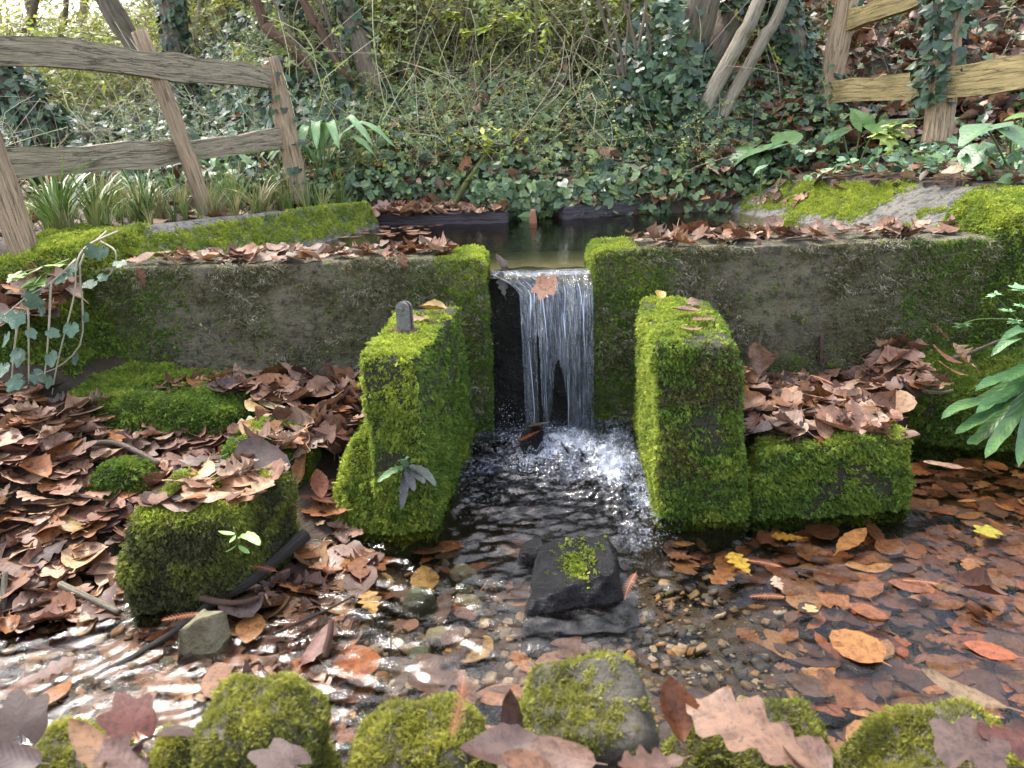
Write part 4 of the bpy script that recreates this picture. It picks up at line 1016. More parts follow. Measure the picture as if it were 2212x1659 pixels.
hero(2140, 1405, .002, 'beech', 1, .085, (.32, .10, .035), 60, 0, 'bright orange brown leaf under water near the right edge', True)
hero(2110, 1275, .018, 'beech', 3, .11, (.13, .055, .035), 60, 10, 'rolled dark brown leaf standing out of the water near the right edge')
hero(935, 668, .462, 'hazel', 2, .075, (.38, .27, .07), 100, 8, 'curled yellow brown leaf on the back of the left pier')
hero(905, 688, .455, 'oak', 1, .08, (.36, .20, .14), 70, 4, 'pinkish brown leaf lying flat on the left pier behind the strap')
hero(1482, 672, .462, 'beech', 2, .075, (.28, .17, .13), 95, 6, 'brown curled leaf on the back of the right pier')
hero(1425, 637, .470, 'hazel', 2, .035, (.55, .42, .10), 20, 30, 'small yellow leaf curled at the back corner of the right pier')
hero(1500, 655, .456, 'oak', 1, .06, (.22, .13, .10), 10, 8, 'small dark oak leaf at the back edge of the right pier')
hero(1520, 690, .452, 'oak', 0, .06, (.30, .17, .12), 100, 3, 'brown oak leaf scrap lying in the middle of the right pier top')
hero(1495, 710, .449, 'long', 1, .06, (.30, .20, .12), 85, 2, 'thin dry leaf strip across the right pier top')
hero(1630, 775, .27, 'hazel', 3, .10, (.30, .19, .14), 10, 70, 'crumpled brown leaf standing upright against the right pier')
hero(1945, 868, .20, 'hazel', 0, .085, (.36, .23, .13), -20, 25, 'light brown round leaf near the right end of the right ledge')
hero(2045, 770, .27, 'beech', 1, .10, (.30, .15, .10), 70, 30, 'dark veined brown leaf leaning on the twig by the right wall end')
hero(2060, 800, .24, 'long', 1, .10, (.44, .26, .13), 80, 25, 'orange tan leaf below the dark veined leaf by the right wall end')
hero(2075, 772, .28, 'oak', 3, .09, (.48, .33, .20), 40, 40, 'pale crumpled leaf beside the dark veined leaf by the right wall end')
hero(590, 878, .19, 'long', 0, .10, (.55, .50, .33), 70, 8, 'pale cream leaf lying on the ledge against the left wall')
hero(555, 930, .18, 'hazel', 1, .10, (.42, .26, .09), 80, 12, 'yellow brown rounded leaf on the small mossy stone behind the big square stone')
hero(550, 880, .20, 'beech', 1, .075, (.40, .28, .09), 60, 14, 'mottled yellow leaf on the ledge left of the pier')
hero(655, 1005, .12, 'long', 3, .12, (.38, .17, .04), -30, 60, 'long curled orange leaf standing beside the left pier')
hero(690, 1045, .10, 'beech', 2, .075, (.30, .11, .05), 20, 50, 'orange brown leaf propped against the foot of the left pier')
hero(690, 1390, .015, 'long', 1, .11, (.17, .055, .04), -25, 15, 'dark wine red pointed leaf standing in the wet leaves')
hero(150, 1135, .07, 'beech', 1, .10, (.34, .24, .08), 60, 10, 'yellow brown toothed leaf at the water edge of the left bank')
hero(520, 1310, .02, 'hazel', 1, .09, (.12, .085, .085), 130, 8, 'dull dark round leaf beside the grey rock')
hero(150, 935, .16, 'hazel', 2, .085, (.34, .19, .11), 20, 25, 'round brown veined leaf on the left bank below the ivy')
hero(70, 880, .22, 'maple', 0, .11, (.42, .30, .09), 40, 15, 'yellow maple leaf at the left edge below the ivy')
hero(35, 850, .23, 'maple', 0, .10, (.13, .105, .125), 100, 15, 'slate coloured maple leaf at the left edge below the ivy')
hero(305, 600, None, 'oak', 0, .062, (.28, .16, .13), 170, 80, 'brown leaf hanging over the front edge of the left wall', yd=2.235)
hero(870, 566, None, 'oak', 0, .062, (.40, .25, .20), 175, 72, 'pinkish oak leaf folded over the front edge of the left wall near the fall', yd=2.235)
hero(800, 1300, .0, 'oak', 0, .085, (.40, .27, .10), 20, 0, 'pale veined yellow brown oak leaf in the shallows left of the olive stone', True)
hero(770, 1430, -.01, 'hazel', 0, .10, (.36, .13, .04), 20, 0, 'orange brown leaf sunk in the stream left of the gravel', True)
# near bank
NB = .36
def near(px, py, yd, kind, var, L, col, yaw, tilt, label, roll=0):
    f = .74 if L > .15 else .62; L = L*(.88 if L > .15 else .85); col = tuple(c*f for c in col); return hero(px, py, None, kind, var, L, col, yaw, tilt, label, False, roll, yd)
near(1630, 1590, .56, 'oak', 4, .1505, (.37, .235, .175), 55, 8, 'big pinkish brown oak leaf on the near bank, right of the middle')
near(1455, 1530, .60, 'beech', 3, .075, (.34, .13, .06), 10, 50, 'curled orange brown leaf standing on edge left of the big oak leaf')
near(1530, 1520, .62, 'hazel', 1, .055, (.12, .085, .075), 70, 10, 'dark leaf tucked behind the big oak leaf')
near(1405, 1655, .52, 'oak', 2, .07, (.22, .12, .09), 100, 5, 'dark brown leaf at the bottom edge below the cleft stone')
near(1090, 1625, .54, 'beech', 2, .095, (.17, .105, .10), 95, 5, 'dark purplish curled leaf at the bottom edge in the middle')
near(1215, 1640, .53, 'hazel', 1, .07, (.30, .19, .155), 70, 5, 'greyish pink leaf at the bottom edge right of the dark curled leaf')
near(1145, 1655, .51, 'beech', 0, .06, (.36, .19, .12), 80, 20, 'small tan leaf at the bottom edge under the dark curled leaf')
near(1105, 1555, .60, 'long', 3, .075, (.17, .085, .06), 5, 60, 'thin rolled brown leaf standing between the two middle near stones')
near(350, 1600, .56, 'hazel', 1, .075, (.17, .125, .12), 200, 35, 'grey purple leaf leaning between the near left stones')
near(285, 1565, .58, 'maple', 1, .075, (.26, .08, .06), 40, 30, 'dark red leaf on the near left stone')
near(215, 1625, .54, 'long', 1, .10, (.44, .24, .12), 60, 20, 'orange tan leaf at the bottom edge of the near left stone')
near(40, 1570, .60, 'maple', 1, .085, (.10, .06, .05), 30, 30, 'dark brown maple leaf at the near left corner')
near(20, 1645, .52, 'hazel', 1, .06, (.12, .08, .09), 90, 20, 'dark leaf at the very bottom left corner')
near(275, 1650, .53, 'oak', 0, .075, (.24, .13, .115), 60, 20, 'wine brown leaf at the bottom edge below the dark red leaf')
near(620, 1650, .53, 'maple', 1, .075, (.16, .105, .10), 80, 15, 'dull purple leaf at the bottom edge under the tall cushion stone')
near(2095, 1625, .55, 'maple', 1, .10, (.17, .11, .10), -30, 6, 'dark brown maple leaf at the near right corner')
near(2190, 1600, .57, 'oak', 1, .09, (.20, .075, .06), 90, 10, 'dark red leaf at the right edge of the near bank')
near(1830, 1500, .70, 'oak', 1, .09, (.34, .16, .08), 60, 20, 'orange brown leaf between the two right near stones')
near(2080, 1495, .72, 'long', 1, .11, (.44, .33, .22), 60, 12, 'pale narrow leaf lying at the water edge behind the near right stone')
near(1740, 1640, .54, 'hazel', 2, .055, (.28, .16, .13), 50, 10, 'brown leaf under the tip of the big oak leaf')

# ================================================================== LEAF DRIFTS
def strip(xa, xb, ya, yb): return lambda n: np.c_[rng.uniform(xa, xb, n), ya+(yb-ya)*rng.random(n)]
leafzone(26, 95, strip(-1.12, -.17, 2.27, 2.46), lambda x, y: .556+0*x, .018, .064, DRYCOL, 'in the row on the left wall', 'leaves along the top of the left wall', tilt=.3)
leafzone(24, 110, strip(.38, 1.42, 2.33, 2.50), lambda x, y: .558+0*x, .022, .064, DRYCOL, 'in the row on the right wall', 'leaves along the top of the right wall', tilt=.33)
zl_ = lambda x, y: gz(x, y)+.02*0
def ledge_r(n):
    x = rng.uniform(.60, 1.2, n); y = rng.uniform(1.69, 2.30, n); return np.c_[np.where(y < 2.0, .6+(x-.6)*.58, x), y]
zled = lambda x, y: .175 - .05*ss(.55, .25, np.abs(x-.9)*2)*ss(1.8, 2.2, y) + .09*ss(.72, .60, x)*ss(1.8, 2.25, y) + .08*ss(1.05, 1.25, x)*ss(1.9, 2.25, y)
leafzone(42, 300, ledge_r, zled, .035, .078, LEAFCOL, 'in the heap below the right wall', 'leaves heaped below the right wall', tilt=.3)
leafzone(22, 60, strip(-1.02, -.66, 2.09, 2.23), lambda x, y: .225-.06*(x+1.06)+.0*y, .02, .085, LEAFCOL, 'on the mossy left ledge', 'leaves on the left ledge', tilt=.3)
leafzone(18, 130, lambda n: np.c_[rng.uniform(-.72, -.40, n), rng.uniform(1.78, 2.2, n)], lambda x, y: .15+.16*(y-1.8)*.8, .035, .085, LEAFCOL, 'in the drift beside the left pier', 'leaves in the drift beside the left pier', tilt=.45)
leafzone(8, 26, strip(-.74, -.52, 1.40, 1.60), lambda x, y: .208+0*x, .018, .085, LEAFCOL, 'on the big square stone', 'leaves on the big square stone', kinds=('oak', 'oak', 'long', 'oak'), tilt=.15)
def bank(n):
    out = []
    while len(out) < n:
        x = rng.uniform(-1.75, -.72); y = rng.uniform(1.28, 2.0)
        if x > -.85 and y < 1.64: continue
        out.append((x, y))
    return np.array(out)
leafzone(56, 950, bank, lambda x, y: gz(x, y)+.005, .040, .082, [tuple(1.22*v for v in c) for c in LEAFCOL], 'on the left bank', 'leaves strewn over the left bank', tilt=.17)
leafzone(20, 140, lambda n: np.c_[rng.uniform(-1.75, -1.25, n), rng.uniform(2.04, 2.30, n)], lambda x, y: .455+.32*(y-2.08), .04, .085, DRYCOL, 'behind the trailing ivy', 'leaves behind the trailing ivy', tilt=.35)
def gap(n):
    out = []
    while len(out) < n:
        x = rng.uniform(-.66, -.33); y = rng.uniform(1.12, 1.78)
        if x < -.48 and y > 1.34+(x+.62)*1.6: continue
        if x > -.40 and y > 1.55: continue
        out.append((x, y))
    return np.array(out)
leafzone(26, 190, gap, lambda x, y: np.maximum(gz(x, y), -.014)-.02*ss(1.5, 1.25, y), .022, .08, LEAFCOL, 'in the wet drift by the branch', 'leaves in the wet drift left of the stream', tilt=.13, wet=True)
zsub = lambda x, y: -.058+0*x
def right_stream(n):
    out = []
    while len(out) < n:
        x = rng.uniform(.36, 1.75); y = rng.uniform(.92, 1.98)
        if y > 1.6 and x < 1.0: continue
        if x < .42+.22*rng.random() and y < 1.5: continue
        out.append((x, y))
    return np.array(out)
leafzone(0, 1700, right_stream, zsub, .045, .066, WETCOL, '', '', tilt=.06)
leafzone(34, 10, right_stream, lambda x, y: -.028+0*x, .018, .072, WETCOL, 'sunk in the right water', 'leaves sunk in the stream on the right', ('beech', 'oak', 'hazel', 'maple', 'long', 'oak'), True, .05)
def left_stream(n): return np.c_[rng.uniform(-1.5, -.36, n), rng.uniform(.86, 1.34, n)]
leafzone(0, 900, left_stream, lambda x, y: -.055+0*x, .045, .068, WETCOL, '', '', tilt=.07)
leafzone(14, 6, left_stream, lambda x, y: -.010+0*x, .016, .09, WETCOL, 'sunk in the left shallows', 'leaves sunk in the shallows on the left', ('oak', 'hazel', 'beech', 'long'), True, .05)
leafzone(0, 60, lambda n: np.c_[rng.uniform(-.36, .1, n), rng.uniform(1.0, 1.65, n)], lambda x, y: -.055+0*x, .02, .075, WETCOL+[(.36, .24, .08)], '', '', tilt=.08)
leafzone(0, 120, lambda n: np.c_[rng.uniform(-.75, .8, n), rng.uniform(.46, .62, n)], lambda x, y: gz(x, y)-.07, .04, .055, LEAFCOL[2:3]+LEAFCOL[5:], '', '', tilt=.4)
# thin drift on pond kerbs, edges and banks
leafzone(0, 260, lambda n: np.c_[rng.uniform(-.62, .0, n), rng.uniform(3.5, 3.75, n)], lambda x, y: .54+.05*(y-3.5), .02, .06, DRYCOL, '', '', tilt=.4)
leafzone(0, 170, lambda n: np.c_[rng.uniform(.15, 1.1, n), rng.uniform(3.62, 3.95, n)], lambda x, y: np.maximum(gzn(x, y), .55), .03, .06, DRYCOL, '', '', tilt=.5)
leafzone(0, 60, lambda n: np.c_[rng.uniform(-.75, -.3, n), rng.uniform(3.2, 3.5, n)], lambda x, y: .489+0*x, .003, .045, DRYCOL, '', '', tilt=.04)
leafzone(0, 900, lambda n: np.c_[rng.uniform(-3.4, -.9, n), rng.uniform(2.5, 4.4, n)], lambda x, y: gzn(x, y), .03, .06, DRYCOL+[(.40, .33, .12)], '', '', tilt=.35)
leafzone(0, 1100, lambda n: np.c_[rng.uniform(1.1, 3.4, n), rng.uniform(2.5, 4.2, n)], lambda x, y: gzn(x, y), .04, .065, DRYCOL, '', '', tilt=.4)
def hillr(n):
    y = 3.8+rng.random(n)**1.3*5; return np.c_[y*rng.uniform(.22, .95, n), y]
leafzone(0, 8000, hillr, lambda x, y: gzn(x, y)+.02, .10, .075, DRYCOL+LEAFCOL, '', '', tilt=.5)
def hillc(n):
    y = 3.7+rng.random(n)**1.2*5; return np.c_[y*rng.uniform(-.8, .3, n), y]
leafzone(0, 4600, hillc, lambda x, y: gzn(x, y)+.03, .12, .06, DRYCOL+LEAFCOL, '', '', tilt=.6)
# leaves caught on the sloping edge
for k in range(46):
    i = int(rng.choice([13, 14, 15, 15, 16, 17, 20, 21])); f = rng.random(); p = tpr[i]+(btr[i]-tpr[i])*f*.6+np.array([0, 0, .012]); litter(p[None], np.array([[-.5, -.2, .8]]), .05, DRYCOL, .5)
lp = np.vstack(LIT[0]); lo = scatter('leaf_litter', 'litter', lp, np.vstack(LIT[1]), np.concatenate(LIT[2]), np.vstack(LIT[3]), label='brown litter of fallen leaves on banks, ledges, hillside and stream bed', cat='leaf litter', idx=np.concatenate(LIT[4]))
# ================================================================== FENCES
def plank(pa, pb, h, t, wav=.02, seed=0, n=26, sag=0.0):
    pa, pb = np.array(pa, float), np.array(pb, float); d = pb-pa; L = np.linalg.norm(d); d /= L
    up = np.array([0, 0, 1.0]); sd = np.cross(d, up); sd /= np.linalg.norm(sd)
    V = []; UV = []; F = []
    ring = [(-1, -1), (-.35, -1), (.35, -1), (1, -1), (1, -.4), (1, .3), (1, 1), (.35, 1), (-.35, 1), (-1, 1), (-1, .3), (-1, -.4)]
    for i in range(n+1):
        s = i/n; c = pa+d*L*s+up*(sag*(s*(1-s))*4)
        q = np.array([[s*L*3+seed*7.3, 0, 0], [s*L*3+seed*7.3, 5, 0], [s*L*9+seed*3, 9, 0]]); w = fbm(q, 1.0, seed)-.5
        for k, (a, b) in enumerate(ring):
            hh = h*.5*(1+(w[0] if b > 0 else w[1])*.8+w[2]*.2); tt = t*.5*(1-.06*abs(b)**3)
            V.append(c+sd*a*tt+up*b*hh+up*w[2]*wav); UV.append(((k % 12)/12*1.0, s*L))
    m = 12
    F = [[i*m+k, i*m+(k+1) % m, (i+1)*m+(k+1) % m, (i+1)*m+k] for i in range(n) for k in range(m)]
    F += [list(range(m))[::-1], [n*m+k for k in range(m)]]
    return np.array(V), F, np.array(UV)
def post(parent, pts, rad, m=M_post, seed=0, sides=10, label=None):
    p = smooth_path(pts, 20); v, f, uv = tube(p, rad if np.ndim(rad) == 0 else np.interp(np.linspace(0, 1, 20), np.linspace(0, 1, len(rad)), rad), sides, rough=.22, seed=seed)
    # a ragged, split top
    top = v[-sides:]; v[-sides:, 2] += (rng.random(sides)-.5)*rad*.9 if np.ndim(rad) == 0 else 0
    o = obj('post', v, f, m, parent, uv=uv)
    if label: o['label'] = label
    return o, v, np.array([q for q in f if len(q) == 4])
IVYC = [(.030, .060, .030), (.040, .075, .035), (.055, .095, .050), (.025, .045, .028), (.065, .10, .04)]
def ivy_on(parent, X, F, n, size=.04, cols=IVYC, mask=None, name='ivy', off=.015, label=None):
    P, Nn, _ = sample(X, F, n)
    if mask is not None:
        k = rng.random(len(P)) < mask(P, Nn); P, Nn = P[k], Nn[k]
    n = len(P)
    if n == 0: return
    D = Nn*.8+np.array([0, -.25, .45])+rng.normal(size=(n, 3))*.35
    return scatter(name, 'ivy', P+Nn*(off*rng.random((n, 1))*2), eulers(frames(D, rng.random(n)*6.283)), size*(.6+.8*rng.random(n)), pal(cols, n, .25), parent, label)
fl_ = root('wooden_fence', PY(445, 462, 3.0), 'rustic split rail fence on the left with a leaning front post', 'fence')
g0 = PY(445, 466, 3.02); o_, Xq, Fq = post(fl_, [g0-(0, 0, .08), PY(445, 455, 3.02), PY(375, 255, 3.04), PY(300, 68, 3.05)], [.030, .032, .030, .029], seed=1, label='leaning pale post with its bark gone')
g1 = PY(645, 400, 3.62); o_, Xq, Fq = post(fl_, [g1-(0, 0, .08), PY(640, 385, 3.62), PY(612, 250, 3.62), PY(583, 125, 3.62)], [.044, .044, .046, .044], seed=2, label='ivy grown post at the end of the rails')
ivy_on(fl_, Xq, Fq, 170, .04, mask=lambda P, Nn: ss(.45, .6, fbm(P, 6, 4))+.15, label='ivy climbing the end post')
o_, Xq, Fq = post(fl_, [PY(75, 590, 2.32), PY(45, 520, 2.32), PY(5, 400, 2.32), PY(-60, 200, 2.32), PY(-110, 40, 2.32)], [.040, .040, .038, .037, .036], seed=3, label='split grey post at the left edge')
for (a, b), h, sd, sg in (((PY(-190, 95, 2.25), PY(582, 172, 3.60)), .085, 4, .012), ((PY(-190, 372, 2.25), PY(605, 297, 3.60)), .085, 9, -.012)):
    v, f, uv = plank(a+(0, .04, 0), b, h, .045, .01, sd, 30, sg); obj('rail', v, f, M_rail, fl_, uv=uv, smooth=False)
    f4 = np.array([q for q in f if len(q) == 4])
    if sd == 9: moss(fl_, v, f4, 2.0, .010, 'moss', lambda P, Nn: np.where(Nn[:, 2] > .6, ss(.5, .6, fbm(P, 4, 71)), 0), ymix=lambda P, Nn: .9+0*P[:, 0])
fr_ = root('wooden_fence', PY(2030, 275, 3.55), 'tan split rail fence on the right slope with an ivy covered post', 'fence')
_, Xq, Fq = post(fr_, [PY(1770, 340, 4.15), PY(1785, 225, 4.15), PY(1808, 110, 4.15), PY(1838, -40, 4.15)], [.064, .060, .056, .054], seed=5, label='bare split post at the far end')
ivy_on(fr_, Xq, Fq, 420, .045, mask=lambda P, Nn: ss(1.15, .95, P[:, 2])+.06)
_, Xq, Fq = post(fr_, [PY(2022, 310, 3.5), PY(2030, 260, 3.5), PY(2045, 120, 3.5), PY(2062, -60, 3.5)], [.062, .060, .056, .054], seed=6, label='post thick with ivy')
ivy_on(fr_, Xq, Fq, 700, .05, mask=lambda P, Nn: np.clip(ss(.88, 1.0, P[:, 2])*ss(.3, -.6, Nn[:, 0])+.25*ss(.9, 1., P[:, 2]), 0, 1), off=.04, label='ivy climbing the near post')
for a, b, h, sd in ((PY(1802, 199, 4.10), PY(2030, 178, 3.56), .100, 11), (PY(2045, 176, 3.46), PY(2330, 138, 3.02), .115, 12), (PY(1838, 45, 4.10), PY(2050, -36, 3.56), .095, 13)):
    v, f, uv = plank(a, b, h, .05, .008, sd, 20); obj('rail', v, f, M_railtan, fr_, uv=uv, smooth=False)

# ================================================================== TREES
def tree(label, y, stems, cat='tree', name='tree', group=None, ext=2.6, ivy=0, ivysize=.05, crown=0, crowncol=((.16, .19, .03), (.22, .2, .03), (.10, .13, .03)), ivymask=None):
    p0 = PY(*stems[0][0][0], y); z0 = float(gzn(p0[0], p0[1]))
    r0 = root(name, (p0[0], p0[1], z0-.02), label, cat, group); tops = []
    for k, (pts, ra, rb, m, *opt) in enumerate(stems):
        dy = opt[0] if opt else 0.0
        path = [PY(px, py, y+dy*i/(len(pts)-1)) for i, (px, py) in enumerate(pts)]
        zb = float(gzn(path[0][0], path[0][1]))
        if path[0][2] > zb-.05: path = [np.array([path[0][0]+(path[0][0]-path[1][0])*.12, path[0][1], zb-.12])] + path
        if ext:
            d = path[-1]-path[-2]; d /= np.linalg.norm(d); d = d+np.array([0, 0, .5]); d /= np.linalg.norm(d)
            e1 = path[-1]+d*ext*.5+rng.normal(size=3)*.08; e2 = e1+d*ext*.5+rng.normal(size=3)*.15; path += [e1, e2]
        P = smooth_path(path, 30); wa, wb_ = ra/FPX*y, rb/FPX*y
        rad = np.interp(np.linspace(0, 1, 30), [0, .12, .6, 1], [wa*1.25, wa, wb_, wb_*(.45 if ext else .9)])
        v, f, uv = tube(P, rad, 9 if ra > 8 else 6, rough=.18, seed=k+int(abs(p0[0])*50))
        obj('trunk' if k == 0 else 'stem', v, f, m, r0, uv=uv)
        if ivy and ra > 8:
            ivy_on(r0, v, np.array([q for q in f if len(q) == 4]), int(ivy*ra/20), ivysize, mask=ivymask or (lambda P, Nn: ss(2.6, 1.6, P[:, 2])))
        if ext and ra > 4:
            for _ in range(3):
                i = int(rng.integers(22, 29)); a = P[i]; dd = rng.normal(size=3)*.7; dd[2] = abs(dd[2])+.3
                lv, lf, luv = tube(smooth_path([a, a+dd*.4, a+dd*.9+(0, 0, .2)], 8), np.linspace(rad[i]*.5, rad[i]*.15, 8), 5)
                obj('limb', lv, lf, m, r0, uv=luv); tops.append(a+dd*.8)
            tops.append(P[-1])
    if crown and tops:
        T = np.array(tops)[rng.integers(0, len(tops), crown)]+rng.normal(size=(crown, 3))*.32
        scatter('crown', 'spray', T, rng.random((crown, 3))*6.28, .10+.10*rng.random(crown), pal(crowncol, crown, .3), r0)
    return r0
tree('dark brown leaning trunk behind the left fence', 6.0, [([(398, 262), (360, 190), (300, 110), (255, 45), (215, -20)], 19, 21, M_bark)], crown=160, ivy=60, ivymask=lambda P, Nn: ss(1.3, 1.0, P[:, 2])*.8)
tree('upright trunk wrapped in ivy behind the left fence', 5.6, [([(392, 300), (393, 200), (380, 100), (368, -10)], 22, 26, M_bark)], ivy=1300, crown=120)
tree('thin grey trunk right of the ivy wrapped trunk', 7.2, [([(405, 190), (420, 110), (437, 0)], 9, 9, M_hazel)], crown=100, ivy=0)
tree('bent trunk with yellow moss on its upper part, leaning left', 4.7, [([(806, 262), (737, 190), (680, 150), (617, 92), (580, 62), (548, -10)], 11, 11, M_deadwood)], crown=50)
tree('clump of ivy clad stems and a red brown dead branch left of the hillside', 4.5, [([(815, 285), (806, 180), (778, 90), (742, -10)], 24, 19, M_bark), ([(802, 256), (737, 150), (692, 62), (648, -15)], 8, 8, M_deadwood),
     ([(790, 268), (745, 120), (688, -5)], 4, 4, M_twig), ([(800, 268), (762, 100), (716, -5)], 4, 4, M_twig), ([(770, 280), (728, 130), (700, -5)], 3.5, 3, M_twig), ([(765, 275), (700, 190), (655, 110), (610, 40)], 4, 3, M_twig)], ivy=800, crown=80,
     ivymask=lambda P, Nn: ss(.42, .6, fbm(P, 4, 5))*ss(2.4, 1.4, P[:, 2])*np.where(P[:, 0] > -.86, 1, .25))
tree('ivy clad trunk just left of the red brown dead branch', 4.9, [([(728, 330), (690, 220), (655, 120), (628, -10)], 19, 17, M_bark)], ivy=1000, crown=60)
barkm = lambda P, Nn: np.clip(ss(.44, .62, fbm(P, 4, 15))*ss(2.6, 1.5, P[:, 2])+.1, 0, 1)
tree('big leaning tree of several stems with dark ivy, right of the hillside', 4.35, [([(1400, 352), (1430, 225), (1482, 105), (1528, -20)], 38, 32, M_bark), ([(1440, 335), (1492, 205), (1545, 95), (1592, -15)], 28, 26, M_bark, .15), ([(1470, 330), (1520, 190), (1560, 110), (1640, 0)], 20, 17, M_bark, .3), ([(1372, 352), (1415, 240), (1462, 120), (1508, -10)], 24, 18, M_bark, -.05), ([(1385, 350), (1405, 240), (1450, 120), (1490, 20)], 13, 9, M_bark, .1)],
     ivy=1500, crown=140, ivymask=lambda P, Nn: np.clip(ss(2.6, 1.8, P[:, 2])*(.92-.9*ss(.40, .52, fbm(P, 3.2, 15))*ss(.92, 1.12, P[:, 2])), 0, 1), ivysize=.055)
tree('pair of pale lichened stems leaning right in front of the ivy tree', 4.05, [([(1488, 318), (1520, 235), (1560, 158), (1602, 80), (1648, -20)], 17, 15, M_hazel), ([(1526, 318), (1568, 232), (1610, 155), (1652, 78), (1697, -10)], 13, 12, M_hazel, .12)], crown=60, ivy=24, ivymask=lambda P, Nn: ss(1.0, .85, P[:, 2]))
tree('ivy smothered stump between the pale stems and the right fence', 4.6, [([(1735, 330), (1732, 220), (1715, 110), (1690, 20)], 40, 26, M_bark), ([(1690, 310), (1690, 180), (1680, 60)], 20, 16, M_bark)], ivy=620, ext=.6, ivysize=.055, cat='tree stump', name='tree_stump')
def shrub(label, y, stems, mat_=M_twig, name='shrub', cat='shrub'):
    return tree(label, y, [(p, r, r*.8, mat_) for p, r in stems], cat, name, ext=.8)
shrub('spray of thin bare grey stems left of the big ivy tree', 4.2, [([(1347, 258), (1332, 140), (1290, -5)], 3.6), ([(1354, 255), (1340, 110), (1308, -8)], 3.2), ([(1366, 215), (1378, 110), (1394, 20)], 3.6), ([(1410, 350), (1394, 230), (1372, 100), (1342, -10)], 4), ([(1405, 128), (1398, 50), (1392, -10)], 3.5), ([(1362, 230), (1352, 140), (1360, 10)], 2.2), ([(1340, 300), (1318, 170), (1270, 60)], 2.2)])
shrub('tall single thin stem on the hillside', 4.3, [([(1164, 330), (1160, 150), (1155, -5)], 1.8)])
FARW = ['at the very left edge', 'over the left end of the top rail', 'above the top rail well left of the leaning post', 'just left of the leaning post', 'between the dark leaning trunk and the ivy one', 'first right of the thin grey trunk', 'second right of the thin grey trunk', 'third right of the thin grey trunk', 'left of the mossy bent trunk', 'behind the mossy bent trunk', 'behind the ivy clad trunk', 'second from the left edge', 'closest to the thin grey trunk', 'right of the mossy bent trunk', 'over the middle of the top rail']
for i in range(15):     # far wood at upper left
    px = [12, 60, 120, 165, 330, 470, 500, 525, 552, 575, 640, 30, 455, 600, 90][i]; y = 7.5+4.5*rng.random(); ln = rng.normal()*26
    kind = ['slender grey', 'slender brown', 'slender ivy hung'][i % 3]; nth = FARW[i]
    tree(f'{kind} trunk far off, {nth}', y, [([(px, 165), (px+ln*.5, 70), (px+ln, -20)], rng.uniform(6, 11), rng.uniform(5, 9), [M_hazel, M_bark, M_bark][i % 3])], group='trunks far off in the wood', ext=3.5, ivy=200 if i % 3 == 2 else 0, ivysize=.09, crown=150, crowncol=((.30, .32, .06), (.36, .34, .07), (.22, .26, .06)))
# fallen wood
def log(label, pts, r0, r1, m, name='log', cat='log', n=20, sides=8, rough=.2):
    v, f, uv = tube(smooth_path(pts, n), np.linspace(r0, r1, n), sides, rough=rough, seed=int(abs(pts[0][0])*100)); tag(obj(name, v, f, m, uv=uv), label, cat); return v, f
log('dark wet branch slanting from the big square stone down into the stream', [PZ(255, 1440, -.004), PZ(400, 1350, .004), PZ(470, 1292, .012), PZ(540, 1255, .018), PZ(660, 1155, .045)], .0065, .014, M_wetlog, rough=.35, sides=10, n=34)
log('pale bent twig on the left bank ending at the dark mossy lump', [PZ(98, 968, .15), PZ(170, 962, .165), PZ(240, 955, .17), PZ(295, 975, .15), PZ(342, 1003, .12)], .006, .0075, M_twig, 'twig', 'twig')
log('short broken twig beside the wet branch', [PZ(432, 1290, .03), PZ(470, 1300, .035), PZ(520, 1302, .035), PZ(560, 1290, .03)], .008, .004, M_deadwood, 'twig', 'twig')
log('pale grey stick standing at the left edge of the shallows', [PZ(12, 1235, .06), PZ(8, 1275, .03), PZ(6, 1320, .0)], .006, .007, M_hazel, 'twig', 'twig')
log('pale stick among the leaves at the lower left edge of the bank', [PZ(130, 1262, .03), PZ(190, 1290, .02), PZ(258, 1322, .005)], .008, .006, M_hazel, 'twig', 'twig')
log('thin dark twig in the leaves of the near shallows', [PZ(590, 1370, .02), PZ(700, 1320, .02), PZ(760, 1290, .01)], .003, .002, M_wetlog, 'twig', 'twig')
log('brown stick standing in the wet drift', [PZ(700, 1420, .0), PZ(712, 1375, .03), PZ(716, 1340, .05)], .007, .005, M_deadwood, 'twig', 'twig')
log('short pale twig sticking out by the right ledge', [PY(1995, 845, 2.08), PY(2030, 848, 2.05), PY(2060, 843, 2.03)], .006, .004, M_hazel, 'twig', 'twig')
log('dark dead twig leaning at the right wall end', [PY(2055, 775, 2.15), PY(2100, 760, 2.12), PY(2160, 735, 2.1)], .008, .004, M_bark, 'twig', 'twig')
log('mossy stick leaning on the ivy bank behind the pond', [PY(975, 452, 3.64), PY(1005, 400, 3.72), PY(1040, 350, 3.82), PY(1068, 305, 3.9)], .016, .012, m_wood('mossy bark', (.16, .17, .04), (.10, .11, .03), (.04, .04, .02)), 'branch', 'branch')
log('mossy fallen branch lying on the hillside', [PY(1100, 285, 4.35), PY(1180, 272, 4.35), PY(1270, 248, 4.4)], .02, .014, M_bark, 'branch', 'branch')
log('dark fallen log behind the lower left rail', [PY(90, 285, 5.2), PY(180, 296, 5.2), PY(280, 285, 5.25)], .05, .03, M_bark)
v, f = log('ivy covered fallen trunk at the left edge', [PY(-80, 110, 4.8), PY(20, 190, 4.8), PY(80, 260, 4.8), PY(120, 310, 4.8)], .09, .08, M_bark)
ft = bpy.data.objects['log'] if 'log' in bpy.data.objects else None
ft = [o for o in bpy.data.objects if o.get('label', '').startswith('ivy covered fallen trunk')][0]
ivy_on(ft, v, np.array([q for q in f if len(q) == 4]), 700, .06, off=.05)
